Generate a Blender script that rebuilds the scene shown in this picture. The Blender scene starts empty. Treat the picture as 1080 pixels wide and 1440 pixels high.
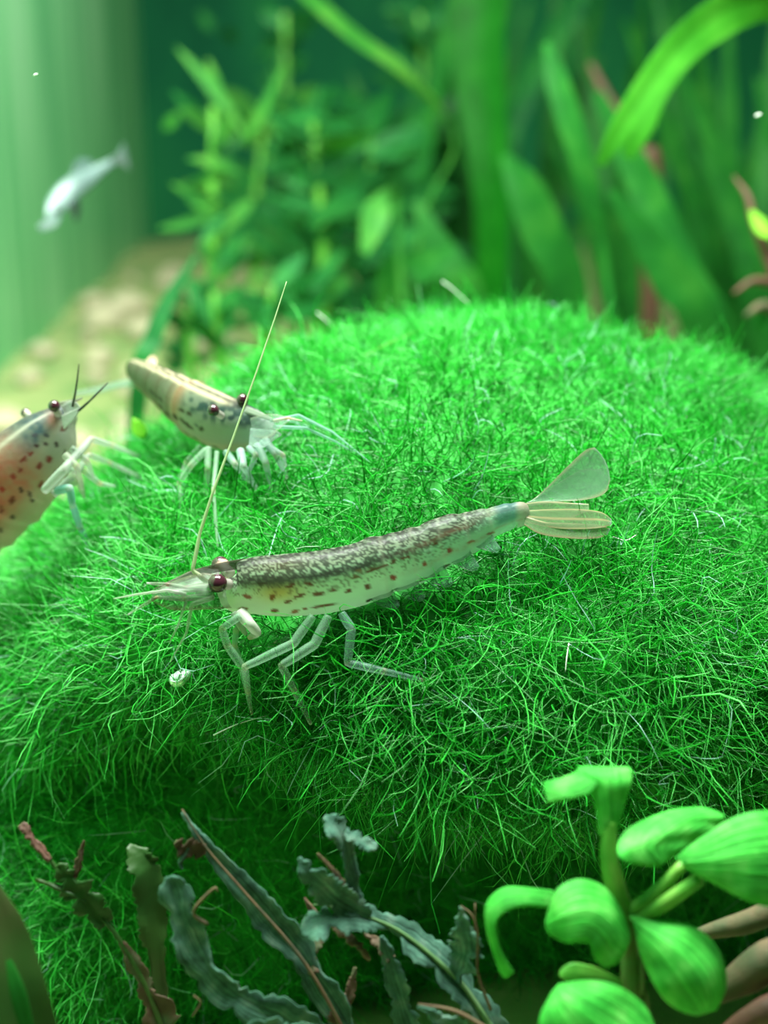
import bpy, bmesh, math, random
import numpy as np
from mathutils import Vector, Matrix
from mathutils.bvhtree import BVHTree
from bpy_extras.object_utils import world_to_camera_view

random.seed(7); rng = np.random.default_rng(11)
PI = math.pi
S = bpy.context.scene
COL = S.collection

# ------------------------------------------------------------------ camera, world, lights, exposure
# 1 unit = 1 cm
FPX = 2100.0
PITCH = math.radians(18)
CAM = Vector((0, -12.4, 4.0))
FW = Vector((0, math.cos(PITCH), -math.sin(PITCH)))
UP = Vector((0, math.sin(PITCH), math.cos(PITCH)))
RT = Vector((1, 0, 0))
cd = bpy.data.cameras.new('camera')
cam = bpy.data.objects.new('camera', cd); COL.objects.link(cam)
cam.location = CAM; cam.rotation_euler = (PI/2 - PITCH, 0, 0)
cd.sensor_fit = 'VERTICAL'; cd.sensor_height = 24; cd.lens = 24*FPX/1440
cd.clip_start = 0.1; cd.clip_end = 400
cd.dof.use_dof = True; cd.dof.focus_distance = 11.0
cd.dof.aperture_fstop = cd.lens*1e-3/0.215
S.camera = cam

W = bpy.data.worlds.new('world'); S.world = W; W.use_nodes = True
W.node_tree.nodes['Background'].inputs[0].default_value = (0.24, 0.44, 0.36, 1)
W.node_tree.nodes['Background'].inputs[1].default_value = 0.07

def area(name, loc, target, sx, sy, power, color):
    l = bpy.data.lights.new(name, 'AREA'); l.shape = 'RECTANGLE'; l.size = sx; l.size_y = sy
    l.energy = power; l.color = color
    o = bpy.data.objects.new(name, l); COL.objects.link(o); o.location = loc
    o.rotation_euler = (Vector(target)-Vector(loc)).to_track_quat('-Z', 'Y').to_euler()
    return o
# the tank's LED lamps hang over the water, front and rear, above the picture
area('tank_lamp_front_offscreen', (0.0, 1.2, 18), (0.0, 0.4, 0), 14, 6, 19500, (0.95, 1.0, 0.93))
area('tank_lamp_rear_offscreen', (-5, 25, 18), (-5, 26, 0), 14, 6, 4000, (0.95, 1.0, 0.93))

S.view_settings.view_transform = 'Standard'
S.view_settings.look = 'None'
S.view_settings.exposure = 0.2
S.view_settings.gamma = 1.0
S.view_settings.use_curve_mapping = False

# ------------------------------------------------------------------ helpers
def P(px, py, D):
    """a point seen at (px,py) of the 1080x1440 frame, D cm deep"""
    return CAM + D*(FW + RT*((px-540)/FPX) + UP*((720-py)/FPX))
def proj(p):
    d = Vector(p)-CAM; D = d.dot(FW)
    return 540+FPX*d.dot(RT)/D, 720-FPX*d.dot(UP)/D, D

def link(name, me, mat=None, parent=None):
    o = bpy.data.objects.new(name, me); COL.objects.link(o)
    if mat is not None: me.materials.append(mat)
    if parent is not None: o.parent = parent
    return o
def tag(o, label, cat, group=None, kind=None):
    o['label'] = label; o['category'] = cat
    if group: o['group'] = group
    if kind: o['kind'] = kind
    return o
def empty(name, loc, label, cat, group=None):
    o = bpy.data.objects.new(name, None); COL.objects.link(o)
    o.location = loc; o.empty_display_size = .2
    tag(o, label, cat, group)
    bpy.context.view_layer.update()
    return o
def child(o, parent):
    """parent while keeping the world-space mesh where it is"""
    o.parent = parent
    o.matrix_parent_inverse = Matrix.Translation(-Vector(parent.location))
    return o

def mesh(name, verts, faces, mat=None, parent=None, smooth=True):
    me = bpy.data.meshes.new(name)
    me.from_pydata([tuple(v) for v in verts], [], faces)
    if smooth: me.polygons.foreach_set('use_smooth', [True]*len(me.polygons))
    me.update()
    o = link(name, me, mat)
    if parent is not None: child(o, parent)
    return o

def cr(pts, n):
    """Catmull-Rom resample of a list of equal-length sequences -> n rows"""
    a = np.array(pts, float); m = len(a)
    if m == 2:
        t = np.linspace(0, 1, n)[:, None]; return a[0]*(1-t)+a[1]*t
    e = np.vstack([2*a[0]-a[1], a, 2*a[-1]-a[-2]])
    out = []
    for t in np.linspace(0, m-1-1e-6, n):
        i = int(t); f = t-i
        p0, p1, p2, p3 = e[i], e[i+1], e[i+2], e[i+3]
        out.append(.5*((2*p1)+(-p0+p2)*f+(2*p0-5*p1+4*p2-p3)*f*f+(-p0+3*p1-3*p2+p3)*f**3))
    return np.array(out)

def tube_data(pts, radii, sides=6, n=None):
    """closed tapering tube through world points"""
    n = n or (len(pts)-1)*5+1
    q = cr([list(p)+[r] for p, r in zip(pts, radii)], n)
    V = []; Fc = []
    prev = None
    for i in range(n):
        a = Vector(q[max(i-1, 0)][:3]); b = Vector(q[min(i+1, n-1)][:3])
        t = (b-a).normalized() if (b-a).length > 1e-9 else Vector((0, 0, 1))
        if prev is None:
            prev = t.orthogonal().normalized()
        u = (prev-t*prev.dot(t)).normalized(); prev = u
        w = t.cross(u)
        for k in range(sides):
            an = 2*PI*k/sides
            V.append(Vector(q[i][:3])+float(max(q[i][3], .0008))*(u*math.cos(an)+w*math.sin(an)))
    for i in range(n-1):
        for k in range(sides):
            k2 = (k+1) % sides
            Fc.append((i*sides+k, i*sides+k2, (i+1)*sides+k2, (i+1)*sides+k))
    Fc.append(tuple(range(sides))[::-1]); Fc.append(tuple((n-1)*sides+k for k in range(sides)))
    return V, Fc, q
def tube(name, pts, radii, mat, parent=None, sides=6, n=None):
    V, Fc, q = tube_data(pts, radii, sides, n)
    return mesh(name, V, Fc, mat, parent)

def patch(name, rows, mat, parent=None, nv=18, nu=8, thick=.02, cup=0.0, ragged=0.0, wav=0.0, seed=0, colf=None, crease=0.0, flat=0.0):
    """thin curved sheet; rows of 2 or 3 world points (left,(mid),right) along the length, with thickness"""
    rr = []
    for r in rows:
        r = [Vector(p) for p in r]
        if len(r) == 2:
            r = [r[0], (r[0]+r[1])/2, r[1]]
        if flat: r[1] = r[1].lerp((r[0]+r[2])/2, flat*.5)+(CAM-r[1]).normalized()*((r[1]-(r[0]+r[2])/2).dot((CAM-r[1]).normalized())*-flat*.5)
        rr.append([c for p in r for c in p])
    q = cr(rr, nv)
    rs = np.random.default_rng(seed+int(abs(q[:, 0].sum()*1000)) % 9973)
    def tear():
        x = np.arange(nv); lo = np.interp(x, np.arange(0, nv+7, 5)+rs.uniform(-2, 2), rs.normal(size=len(np.arange(0, nv+7, 5))))
        return 1-ragged*(1.1*np.clip(lo, -.4, 2)+.45*np.abs(rs.normal(size=nv)))
    jl = tear(); jr = tear()
    jl = np.clip(jl, .25, 1.15); jr = np.clip(jr, .25, 1.15)
    pts = np.zeros((nv, nu+1, 3)); uv = np.zeros((nv, nu+1, 2))
    ph = rs.uniform(0, 6)
    for i in range(nv):
        A = Vector(q[i][0:3]); M = Vector(q[i][3:6]); B = Vector(q[i][6:9])
        A = M+(A-M)*jl[i]; B = M+(B-M)*jr[i]
        nd = (CAM-M).normalized(); w = (B-A).length
        for j in range(nu+1):
            u = j/nu*2-1
            # quadratic through A, M, B
            p = A*(u*(u-1)/2)+M*(1-u*u)+B*(u*(u+1)/2)
            p = p+nd*(cup*w*(u*u-.4)+crease*w*(abs(u)-.5)+wav*w*(math.sin(ph+i*22.0/nv+u*2.0)+.6*math.sin(ph*2+i*9.0/nv-u))*abs(u))
            pts[i, j] = p; uv[i, j] = (j/nu, i/(nv-1))
    N = nv*(nu+1)
    idx = lambda i, j: i*(nu+1)+j
    # normals for thickness
    du = np.gradient(pts, axis=1); dv = np.gradient(pts, axis=0)
    nn = np.cross(du, dv); nn /= (np.linalg.norm(nn, axis=2, keepdims=True)+1e-9)
    taper = np.ones((nv, nu+1)); taper[:, 0] = .25; taper[:, -1] = .25; taper[0] *= .4; taper[-1] *= .4
    top = pts+nn*(thick/2)*taper[..., None]; bot = pts-nn*(thick/2)*taper[..., None]
    V = np.vstack([top.reshape(-1, 3), bot.reshape(-1, 3)])
    Fc = []
    for i in range(nv-1):
        for j in range(nu):
            Fc.append((idx(i, j), idx(i, j+1), idx(i+1, j+1), idx(i+1, j)))
            Fc.append((N+idx(i, j), N+idx(i+1, j), N+idx(i+1, j+1), N+idx(i, j+1)))
        for j in (0, nu):
            f = (idx(i, j), idx(i+1, j), N+idx(i+1, j), N+idx(i, j)); Fc.append(f if j == 0 else f[::-1])
    for j in range(nu):
        for i in (0, nv-1):
            f = (idx(i, j), N+idx(i, j), N+idx(i, j+1), idx(i, j+1)); Fc.append(f if i == 0 else f[::-1])
    o = mesh(name, V, Fc, mat, parent)
    me = o.data; me.set_sharp_from_angle(angle=math.radians(50))
    ul = me.uv_layers.new(name='UVMap')
    U = np.vstack([uv.reshape(-1, 2)]*2)
    li = np.zeros(len(me.loops), int); me.loops.foreach_get('vertex_index', li)
    ul.data.foreach_set('uv', U[li].ravel())
    if colf:
        ca = me.color_attributes.new('Col', 'FLOAT_COLOR', 'POINT')
        ca.data.foreach_set('color', (np.array([colf(u[0], u[1]) for u in U], float)*np.array([.6, .6, .6, 1])).ravel())
    return o

def blade(name, pts, widths, mat, parent=None, tilt=0.3, nv=20, nu=6, thick=.02, cup=.08, ragged=0.0, wav=0.0, twist=0.0, seed=0, colf=None):
    """ribbon/lance leaf along px points (px,py,D) with px widths"""
    w3 = [P(*p) for p in pts]; rows = []
    m = len(pts)
    for i in range(m):
        t = (w3[min(i+1, m-1)]-w3[max(i-1, 0)]).normalized()
        v = (CAM-w3[i]).normalized()
        s = t.cross(v).normalized(); v2 = s.cross(t)
        an = tilt+twist*i/(m-1)
        sd = s*math.cos(an)+v2*math.sin(an)
        hw = widths[i]*pts[i][2]/FPX/2/max(.35, math.cos(an))
        rows.append((w3[i]-sd*hw, w3[i], w3[i]+sd*hw))
    return patch(name, rows, mat, parent, nv, nu, thick, cup, ragged, wav, seed, colf)

# ------------------------------------------------------------------ materials
def new_mat(name):
    m = bpy.data.materials.new(name); m.use_nodes = True
    nt = m.node_tree; nt.nodes.clear()
    out = nt.nodes.new('ShaderNodeOutputMaterial')
    return m, nt, out
def N(nt, typ, **kw):
    n = nt.nodes.new(typ)
    for k, v in kw.items():
        if k.startswith('i_'):
            n.inputs[k[2:].replace('_', ' ')].default_value = v
        else: setattr(n, k, v)
    return n
def ramp(nt, stops):
    r = nt.nodes.new('ShaderNodeValToRGB'); e = r.color_ramp.elements
    while len(e) < len(stops): e.new(.5)
    for el, (p, c) in zip(e, stops):
        el.position = p; el.color = (*c, 1)
    return r
def L(nt, a, b): nt.links.new(a, b)

def leaf_mat(name, c0, c1, c2, trans=.35, rough=.45, scale=1.5, veins=0.0, spec=.35, vein_scale=9):
    """leaf: mottled colour, soft light passing through, faint long veins"""
    m, nt, out = new_mat(name)
    tc = N(nt, 'ShaderNodeTexCoord')
    no = N(nt, 'ShaderNodeTexNoise'); no.inputs['Scale'].default_value = scale; no.inputs['Detail'].default_value = 4
    L(nt, tc.outputs['Object'], no.inputs['Vector'])
    rp = ramp(nt, [(.30, c0), (.52, c1), (.72, c2)]); L(nt, no.outputs['Fac'], rp.inputs['Fac'])
    colr = rp.outputs['Color']
    pb = N(nt, 'ShaderNodeBsdfPrincipled'); pb.inputs['Roughness'].default_value = rough; pb.inputs['Specular IOR Level'].default_value = spec
    if veins > 0:
        mp = N(nt, 'ShaderNodeMapping'); mp.inputs['Scale'].default_value = (1, .06, 1)
        L(nt, tc.outputs['UV'], mp.inputs['Vector'])
        wv = N(nt, 'ShaderNodeTexNoise'); wv.inputs['Scale'].default_value = vein_scale*2; wv.inputs['Detail'].default_value = 2
        L(nt, mp.outputs['Vector'], wv.inputs['Vector'])
        vr = ramp(nt, [(.34, (.12, .12, .12)), (.66, (.88, .88, .88))]); L(nt, wv.outputs['Fac'], vr.inputs['Fac'])
        mx = N(nt, 'ShaderNodeMix', data_type='RGBA', blend_type='OVERLAY'); mx.inputs[0].default_value = veins
        L(nt, colr, mx.inputs[6]); L(nt, vr.outputs['Color'], mx.inputs[7]); colr = mx.outputs[2]
        bp = N(nt, 'ShaderNodeBump'); bp.inputs['Strength'].default_value = .5; bp.inputs['Distance'].default_value = .03
        L(nt, wv.outputs['Fac'], bp.inputs['Height']); L(nt, bp.outputs['Normal'], pb.inputs['Normal'])
    L(nt, colr, pb.inputs['Base Color'])
    tr = N(nt, 'ShaderNodeBsdfTranslucent'); L(nt, colr, tr.inputs['Color'])
    mi = N(nt, 'ShaderNodeMixShader'); mi.inputs[0].default_value = trans
    L(nt, pb.outputs[0], mi.inputs[1]); L(nt, tr.outputs[0], mi.inputs[2]); L(nt, mi.outputs[0], out.inputs[0])
    return m

def shell_mat(name, rough=.3, trans=.25, spec=.5, bump=0.0):
    """see-through shrimp shell: colour and opacity come from the 'Col' attribute (flat markings)"""
    m, nt, out = new_mat(name)
    at = N(nt, 'ShaderNodeVertexColor', layer_name='Col')
    pb = N(nt, 'ShaderNodeBsdfPrincipled'); pb.inputs['Roughness'].default_value = rough; pb.inputs['Specular IOR Level'].default_value = spec
    L(nt, at.outputs['Color'], pb.inputs['Base Color'])
    if bump:
        tc = N(nt, 'ShaderNodeTexCoord'); no = N(nt, 'ShaderNodeTexNoise'); no.inputs['Scale'].default_value = 26; no.inputs['Detail'].default_value = 3
        L(nt, tc.outputs['Object'], no.inputs['Vector'])
        bp = N(nt, 'ShaderNodeBump'); bp.inputs['Strength'].default_value = bump; bp.inputs['Distance'].default_value = .02
        L(nt, no.outputs['Fac'], bp.inputs['Height']); L(nt, bp.outputs['Normal'], pb.inputs['Normal'])
    tl = N(nt, 'ShaderNodeBsdfTranslucent'); L(nt, at.outputs['Color'], tl.inputs['Color'])
    m1 = N(nt, 'ShaderNodeMixShader'); m1.inputs[0].default_value = trans
    L(nt, pb.outputs[0], m1.inputs[1]); L(nt, tl.outputs[0], m1.inputs[2])
    tp = N(nt, 'ShaderNodeBsdfTransparent')
    m2 = N(nt, 'ShaderNodeMixShader')
    L(nt, at.outputs['Alpha'], m2.inputs[0]); L(nt, tp.outputs[0], m2.inputs[1]); L(nt, m1.outputs[0], m2.inputs[2])
    L(nt, m2.outputs[0], out.inputs[0])
    return m

def simple_mat(name, c, rough=.5, c2=None, scale=6, spec=.5, metal=0):
    m, nt, out = new_mat(name)
    pb = N(nt, 'ShaderNodeBsdfPrincipled'); pb.inputs['Roughness'].default_value = rough
    pb.inputs['Specular IOR Level'].default_value = spec; pb.inputs['Metallic'].default_value = metal
    tc = N(nt, 'ShaderNodeTexCoord'); no = N(nt, 'ShaderNodeTexNoise'); no.inputs['Scale'].default_value = scale; no.inputs['Detail'].default_value = 5
    L(nt, tc.outputs['Object'], no.inputs['Vector'])
    rp = ramp(nt, [(.35, c), (.68, c2 or tuple(x*.6 for x in c))]); L(nt, no.outputs['Fac'], rp.inputs['Fac'])
    bp = N(nt, 'ShaderNodeBump'); bp.inputs['Strength'].default_value = .5; bp.inputs['Distance'].default_value = .25/scale
    L(nt, no.outputs['Fac'], bp.inputs['Height']); L(nt, bp.outputs['Normal'], pb.inputs['Normal'])
    L(nt, rp.outputs['Color'], pb.inputs['Base Color']); L(nt, pb.outputs[0], out.inputs[0])
    return m

M = {}
# algae filaments: hue by strand
m, nt, out = new_mat('algae_filament')
at = N(nt, 'ShaderNodeAttribute', attribute_name='rnd')
rp = ramp(nt, [(0, (.008, .20, .016)), (.35, (.018, .42, .03)), (.75, (.05, .66, .06)), (.93, (.16, .80, .17)), (.96, (.30, .72, .48)), (1, (.46, .74, .68))])
L(nt, at.outputs['Fac'], rp.inputs['Fac'])
df = N(nt, 'ShaderNodeBsdfPrincipled'); df.inputs['Roughness'].default_value = .35; df.inputs['Specular IOR Level'].default_value = .5
L(nt, rp.outputs['Color'], df.inputs['Base Color'])
tl = N(nt, 'ShaderNodeBsdfTranslucent'); L(nt, rp.outputs['Color'], tl.inputs['Color'])
mx = N(nt, 'ShaderNodeMixShader'); mx.inputs[0].default_value = .4
L(nt, df.outputs[0], mx.inputs[1]); L(nt, tl.outputs[0], mx.inputs[2]); L(nt, mx.outputs[0], out.inputs[0])
M['algae'] = m
M['stone'] = simple_mat('algae_covered_stone', (.016, .34, .026), .8, (.012, .26, .02), 3)
M['sand'] = simple_mat('mottled_sand', (.16, .28, .09), .9, (.40, .44, .18), .8, .2)
M['pebble'] = simple_mat('pebble', (.55, .50, .32), .6, (.36, .34, .20), 1.2)

# tank glass, colour streaked downwards
def glass_mat(name, stops, sx=.9, sz=.06, rough=.35):
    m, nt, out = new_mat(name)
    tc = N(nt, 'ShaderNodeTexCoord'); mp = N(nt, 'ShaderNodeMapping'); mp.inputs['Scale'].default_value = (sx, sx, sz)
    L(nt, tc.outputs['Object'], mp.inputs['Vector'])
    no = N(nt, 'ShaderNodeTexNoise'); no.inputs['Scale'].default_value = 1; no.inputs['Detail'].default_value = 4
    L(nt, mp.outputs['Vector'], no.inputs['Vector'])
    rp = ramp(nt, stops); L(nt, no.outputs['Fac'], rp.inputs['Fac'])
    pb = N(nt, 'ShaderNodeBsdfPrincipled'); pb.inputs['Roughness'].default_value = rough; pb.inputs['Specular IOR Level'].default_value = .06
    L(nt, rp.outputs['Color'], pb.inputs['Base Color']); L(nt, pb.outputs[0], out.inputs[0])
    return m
M['glow_left'] = glass_mat('painted_glow_on_side_glass', [(.36, (.12, .48, .19)), (.5, (.22, .66, .28)), (.64, (.36, .78, .40))])  # pale green and streaks paint reflections and water haze into the side pane
M['film_back'] = glass_mat('dark_film_on_back_glass', [(.3, (.004, .07, .035)), (.5, (.008, .12, .05)), (.7, (.018, .19, .06))], .25, .08, .6)

G = lambda n, a, b, c, **k: leaf_mat(n, a, b, c, **k)
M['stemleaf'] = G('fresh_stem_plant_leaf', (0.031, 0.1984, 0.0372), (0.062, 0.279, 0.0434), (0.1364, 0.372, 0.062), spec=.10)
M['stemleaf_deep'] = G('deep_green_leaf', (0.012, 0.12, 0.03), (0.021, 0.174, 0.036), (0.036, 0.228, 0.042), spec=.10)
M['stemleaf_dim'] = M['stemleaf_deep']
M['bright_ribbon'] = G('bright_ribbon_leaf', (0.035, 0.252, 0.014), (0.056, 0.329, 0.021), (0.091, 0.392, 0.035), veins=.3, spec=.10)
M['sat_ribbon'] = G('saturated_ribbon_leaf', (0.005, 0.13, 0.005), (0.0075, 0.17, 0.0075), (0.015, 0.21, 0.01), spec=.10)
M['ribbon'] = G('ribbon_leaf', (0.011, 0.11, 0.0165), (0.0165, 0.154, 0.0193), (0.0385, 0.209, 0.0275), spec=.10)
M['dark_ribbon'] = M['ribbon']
M['fresh'] = G('fresh_broad_leaf', (.035, .38, .04), (.075, .55, .07), (.17, .68, .13), veins=.4, scale=6, trans=.4, rough=.5, spec=.15)
M['fresh_deep'] = M['fresh']
M['stalk'] = G('leaf_stalk', (.06, .32, .03), (.12, .44, .05), (.22, .5, .08), scale=5)
M['stalk_old'] = G('old_stalk', (.10, .12, .03), (.14, .20, .05), (.10, .26, .06), scale=4, trans=.1)
M['fern'] = G('dusty_dark_fern', (0.03, 0.078, 0.054), (0.066, 0.162, 0.114), (0.144, 0.24, 0.18), trans=.2, rough=.8, scale=9, veins=.6, spec=.1)
M['fern_green'] = G('fern_rib', (0.048, 0.132, 0.042), (0.096, 0.204, 0.072), (0.12, 0.216, 0.096), trans=.15, rough=.6, scale=5)
M['fern_brown'] = G('withered_fern', (0.0375, 0.0225, 0.0112), (0.075, 0.045, 0.0225), (0.0525, 0.09, 0.0375), trans=.15, rough=.7, scale=5)
M['fern_edge'] = G('withered_edge', (0.063, 0.035, 0.0175), (0.126, 0.084, 0.042), (0.042, 0.049, 0.028), trans=.15, rough=.7, scale=6)
M['olive'] = G('olive_translucent_blade', (0.021, 0.084, 0.014), (0.042, 0.112, 0.021), (0.07, 0.084, 0.028), trans=.4)
M['wood'] = simple_mat('driftwood', (.10, .068, .032), .8, (.03, .05, .015), 5)
M['redwood'] = simple_mat('reddish_twig', (.10, .035, .02), .7, (.06, .03, .015), 4)
M['shell'] = shell_mat('shrimp_shell', .38, .58, .30, .25)
M['limb'] = shell_mat('shrimp_limb', .35, .45, .35)
M['fin'] = shell_mat('shrimp_fin', .25, .35, .5)
m, nt, out = new_mat('compound_eye')
at = N(nt, 'ShaderNodeVertexColor', layer_name='Col')
pb = N(nt, 'ShaderNodeBsdfPrincipled'); pb.inputs['Roughness'].default_value = .12; pb.inputs['Coat Weight'].default_value = .4
L(nt, at.outputs['Color'], pb.inputs['Base Color']); L(nt, pb.outputs[0], out.inputs[0]); M['eye'] = m
M['silver'] = simple_mat('silver_fish_scale', (.10, .165, .15), .45, (.07, .12, .11), 1.5, .6, .1)
M['fishfin'] = leaf_mat('fish_fin', (.10, .20, .17), (.13, .21, .18), (.16, .22, .19), trans=.5)
M['dark'] = simple_mat('dark_pigment', (.01, .02, .015), .3)
M['white'] = simple_mat('pale_fleck', (.7, .75, .68), .5)
M['orange'] = simple_mat('orange_fleck', (.55, .30, .14), .5)
M['lime'] = leaf_mat('lime_leaf', (.20, .62, .03), (.30, .75, .05), (.40, .8, .1), trans=.4)

# ------------------------------------------------------------------ the tank
ZF = -4.0
def slab(name, lo, hi, mat):
    x0, y0, z0 = lo; x1, y1, z1 = hi
    v = [(x0, y0, z0), (x1, y0, z0), (x1, y1, z0), (x0, y1, z0), (x0, y0, z1), (x1, y0, z1), (x1, y1, z1), (x0, y1, z1)]
    f = [(0, 3, 2, 1), (4, 5, 6, 7), (0, 1, 5, 4), (1, 2, 6, 5), (2, 3, 7, 6), (3, 0, 4, 7)]
    o = mesh(name, v, f, mat, smooth=False); o['kind'] = 'structure'; return o
# sand bed, gently uneven
def sand_z(x, y):
    t = min(1, max(0, (y-10)/18)); t = t*t*(3-2*t)
    return ZF+.3*t+.10*math.sin(x*.9+.4)*math.cos(y*.7)+.05*math.sin(x*2.3+y*1.7)
def floor():
    nx, ny = 70, 110; V = []; Fc = []
    for j in range(ny+1):
        for i in range(nx+1):
            x = -9.1+33*i/nx; y = -16+61.5*j/ny
            V.append((x, y, sand_z(x, y)))
    for j in range(ny):
        for i in range(nx):
            a = j*(nx+1)+i; Fc.append((a, a+1, a+nx+2, a+nx+1))
    o = mesh('floor', V, Fc, M['sand']); o['kind'] = 'structure'
    o['label'] = 'pale yellowish sand bed of the tank'
floor()
o = slab('wall_left', (-9.5, -10, ZF-1), (-9.0, 45, 18), M['glow_left']); o['label'] = 'side glass of the tank with pale green reflections and haze painted on'
o = slab('wall_back', (-9.5, 45, ZF-1), (24, 45.6, 18), M['film_back']); o['label'] = 'dark back glass of the tank'

# ------------------------------------------------------------------ the stone and its algae
CX, CY, ZTOP = 0.75, 1.9, 1.18
def pint(phi, keys):
    ks = np.array(sorted(keys)); a = np.concatenate([ks[:, 0]-360, ks[:, 0], ks[:, 0]+360]); v = np.tile(ks[:, 1], 3)
    x = np.degrees(phi) % 360
    i = np.searchsorted(a, x, side='right')-1; t = (x-a[i])/(a[i+1]-a[i]); t = t*t*(3-2*t)
    return v[i]*(1-t)+v[i+1]*t
RK = [(0, 5.7), (45, 4.3), (90, 3.3), (135, 3.5), (180, 4.95), (215, 4.85), (243, 4.35), (270, 4.6), (290, 4.75), (320, 5.2)]
ZK = [(0, -1.5), (90, -1.0), (180, -1.75), (215, -1.4), (240, -.72), (258, -.95), (285, -1.35), (320, -1.3)]
UK = [(0, .14), (90, .1), (180, .08), (215, .13), (232, .30), (255, .46), (290, .50), (320, .36)]
BK = [(0, .5), (180, 2.4), (218, 2.5), (240, .9), (265, .3), (300, .3)]
QK = [(0, 2.2), (45, 1.7), (90, 1.0), (135, 1.9), (160, 2.5), (200, 2.1), (240, 1.15), (300, 1.15)]
def surf(phi, t):
    R = pint(phi, RK); zr = pint(phi, ZK); u = pint(phi, UK); b = pint(phi, BK)
    a = np.clip(t, 0, 1)*PI/2
    r = R*np.sin(a)**.95; z = zr+(ZTOP-zr)*np.maximum(np.cos(a), 0)**pint(phi, QK)
    s = np.clip(t-1, 0, 1); s1 = np.clip(s/.45, 0, 1); s2 = np.clip((s-.45)/.55, 0, 1)
    r2 = R*(1-u*(1-np.cos(s1*PI/2))); z2 = zr-.25*np.sin(s1*PI)-.45*s1
    zb = zr-.45
    r3 = R*(1-u)+R*u*b*np.sin(s2*PI*.5); z3 = zb+(ZF-.15-zb)*s2
    r = np.where(t > 1, np.where(s > .45, r3, r2), r); z = np.where(t > 1, np.where(s > .45, z3, z2), z)
    x = CX+r*np.cos(phi); y = CY+r*np.sin(phi)
    n = .07*np.sin(1.7*x+.6)*np.cos(1.5*y+.3)+.05*np.sin(3.1*x-1.2*y)+.04*np.cos(2.3*y+3.9*z)
    z = z+n*np.clip(1.2-s*1.5, 0, 1)
    return np.stack([x, y, z], -1)
NPH, NT = 240, 110
ph, tt = np.meshgrid(np.arange(NPH)*2*PI/NPH, np.linspace(.004, 2, NT))
SP = surf(ph, tt)
fc = []
for i in range(NT-1):
    for j in range(NPH):
        j2 = (j+1) % NPH
        fc.append((i*NPH+j, (i+1)*NPH+j, (i+1)*NPH+j2, i*NPH+j2))
fc.append(tuple(range(NPH)))
stone = empty('algae_covered_stone', (CX, CY, ZF), 'big rounded stone with a thick coat of bright green hair algae', 'stone')
core = mesh('stone_core', SP.reshape(-1, 3), fc, M['stone'], stone)
BVH = BVHTree.FromPolygons([tuple(v) for v in SP.reshape(-1, 3)], fc)
def hit(px, py, back=0.0):
    """depth of the stone's surface seen at a pixel"""
    d = (P(px, py, 1)-CAM).normalized()
    loc, nrm, i, dist = BVH.ray_cast(CAM, d)
    return None if loc is None else (loc-CAM).dot(FW)-back

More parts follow.
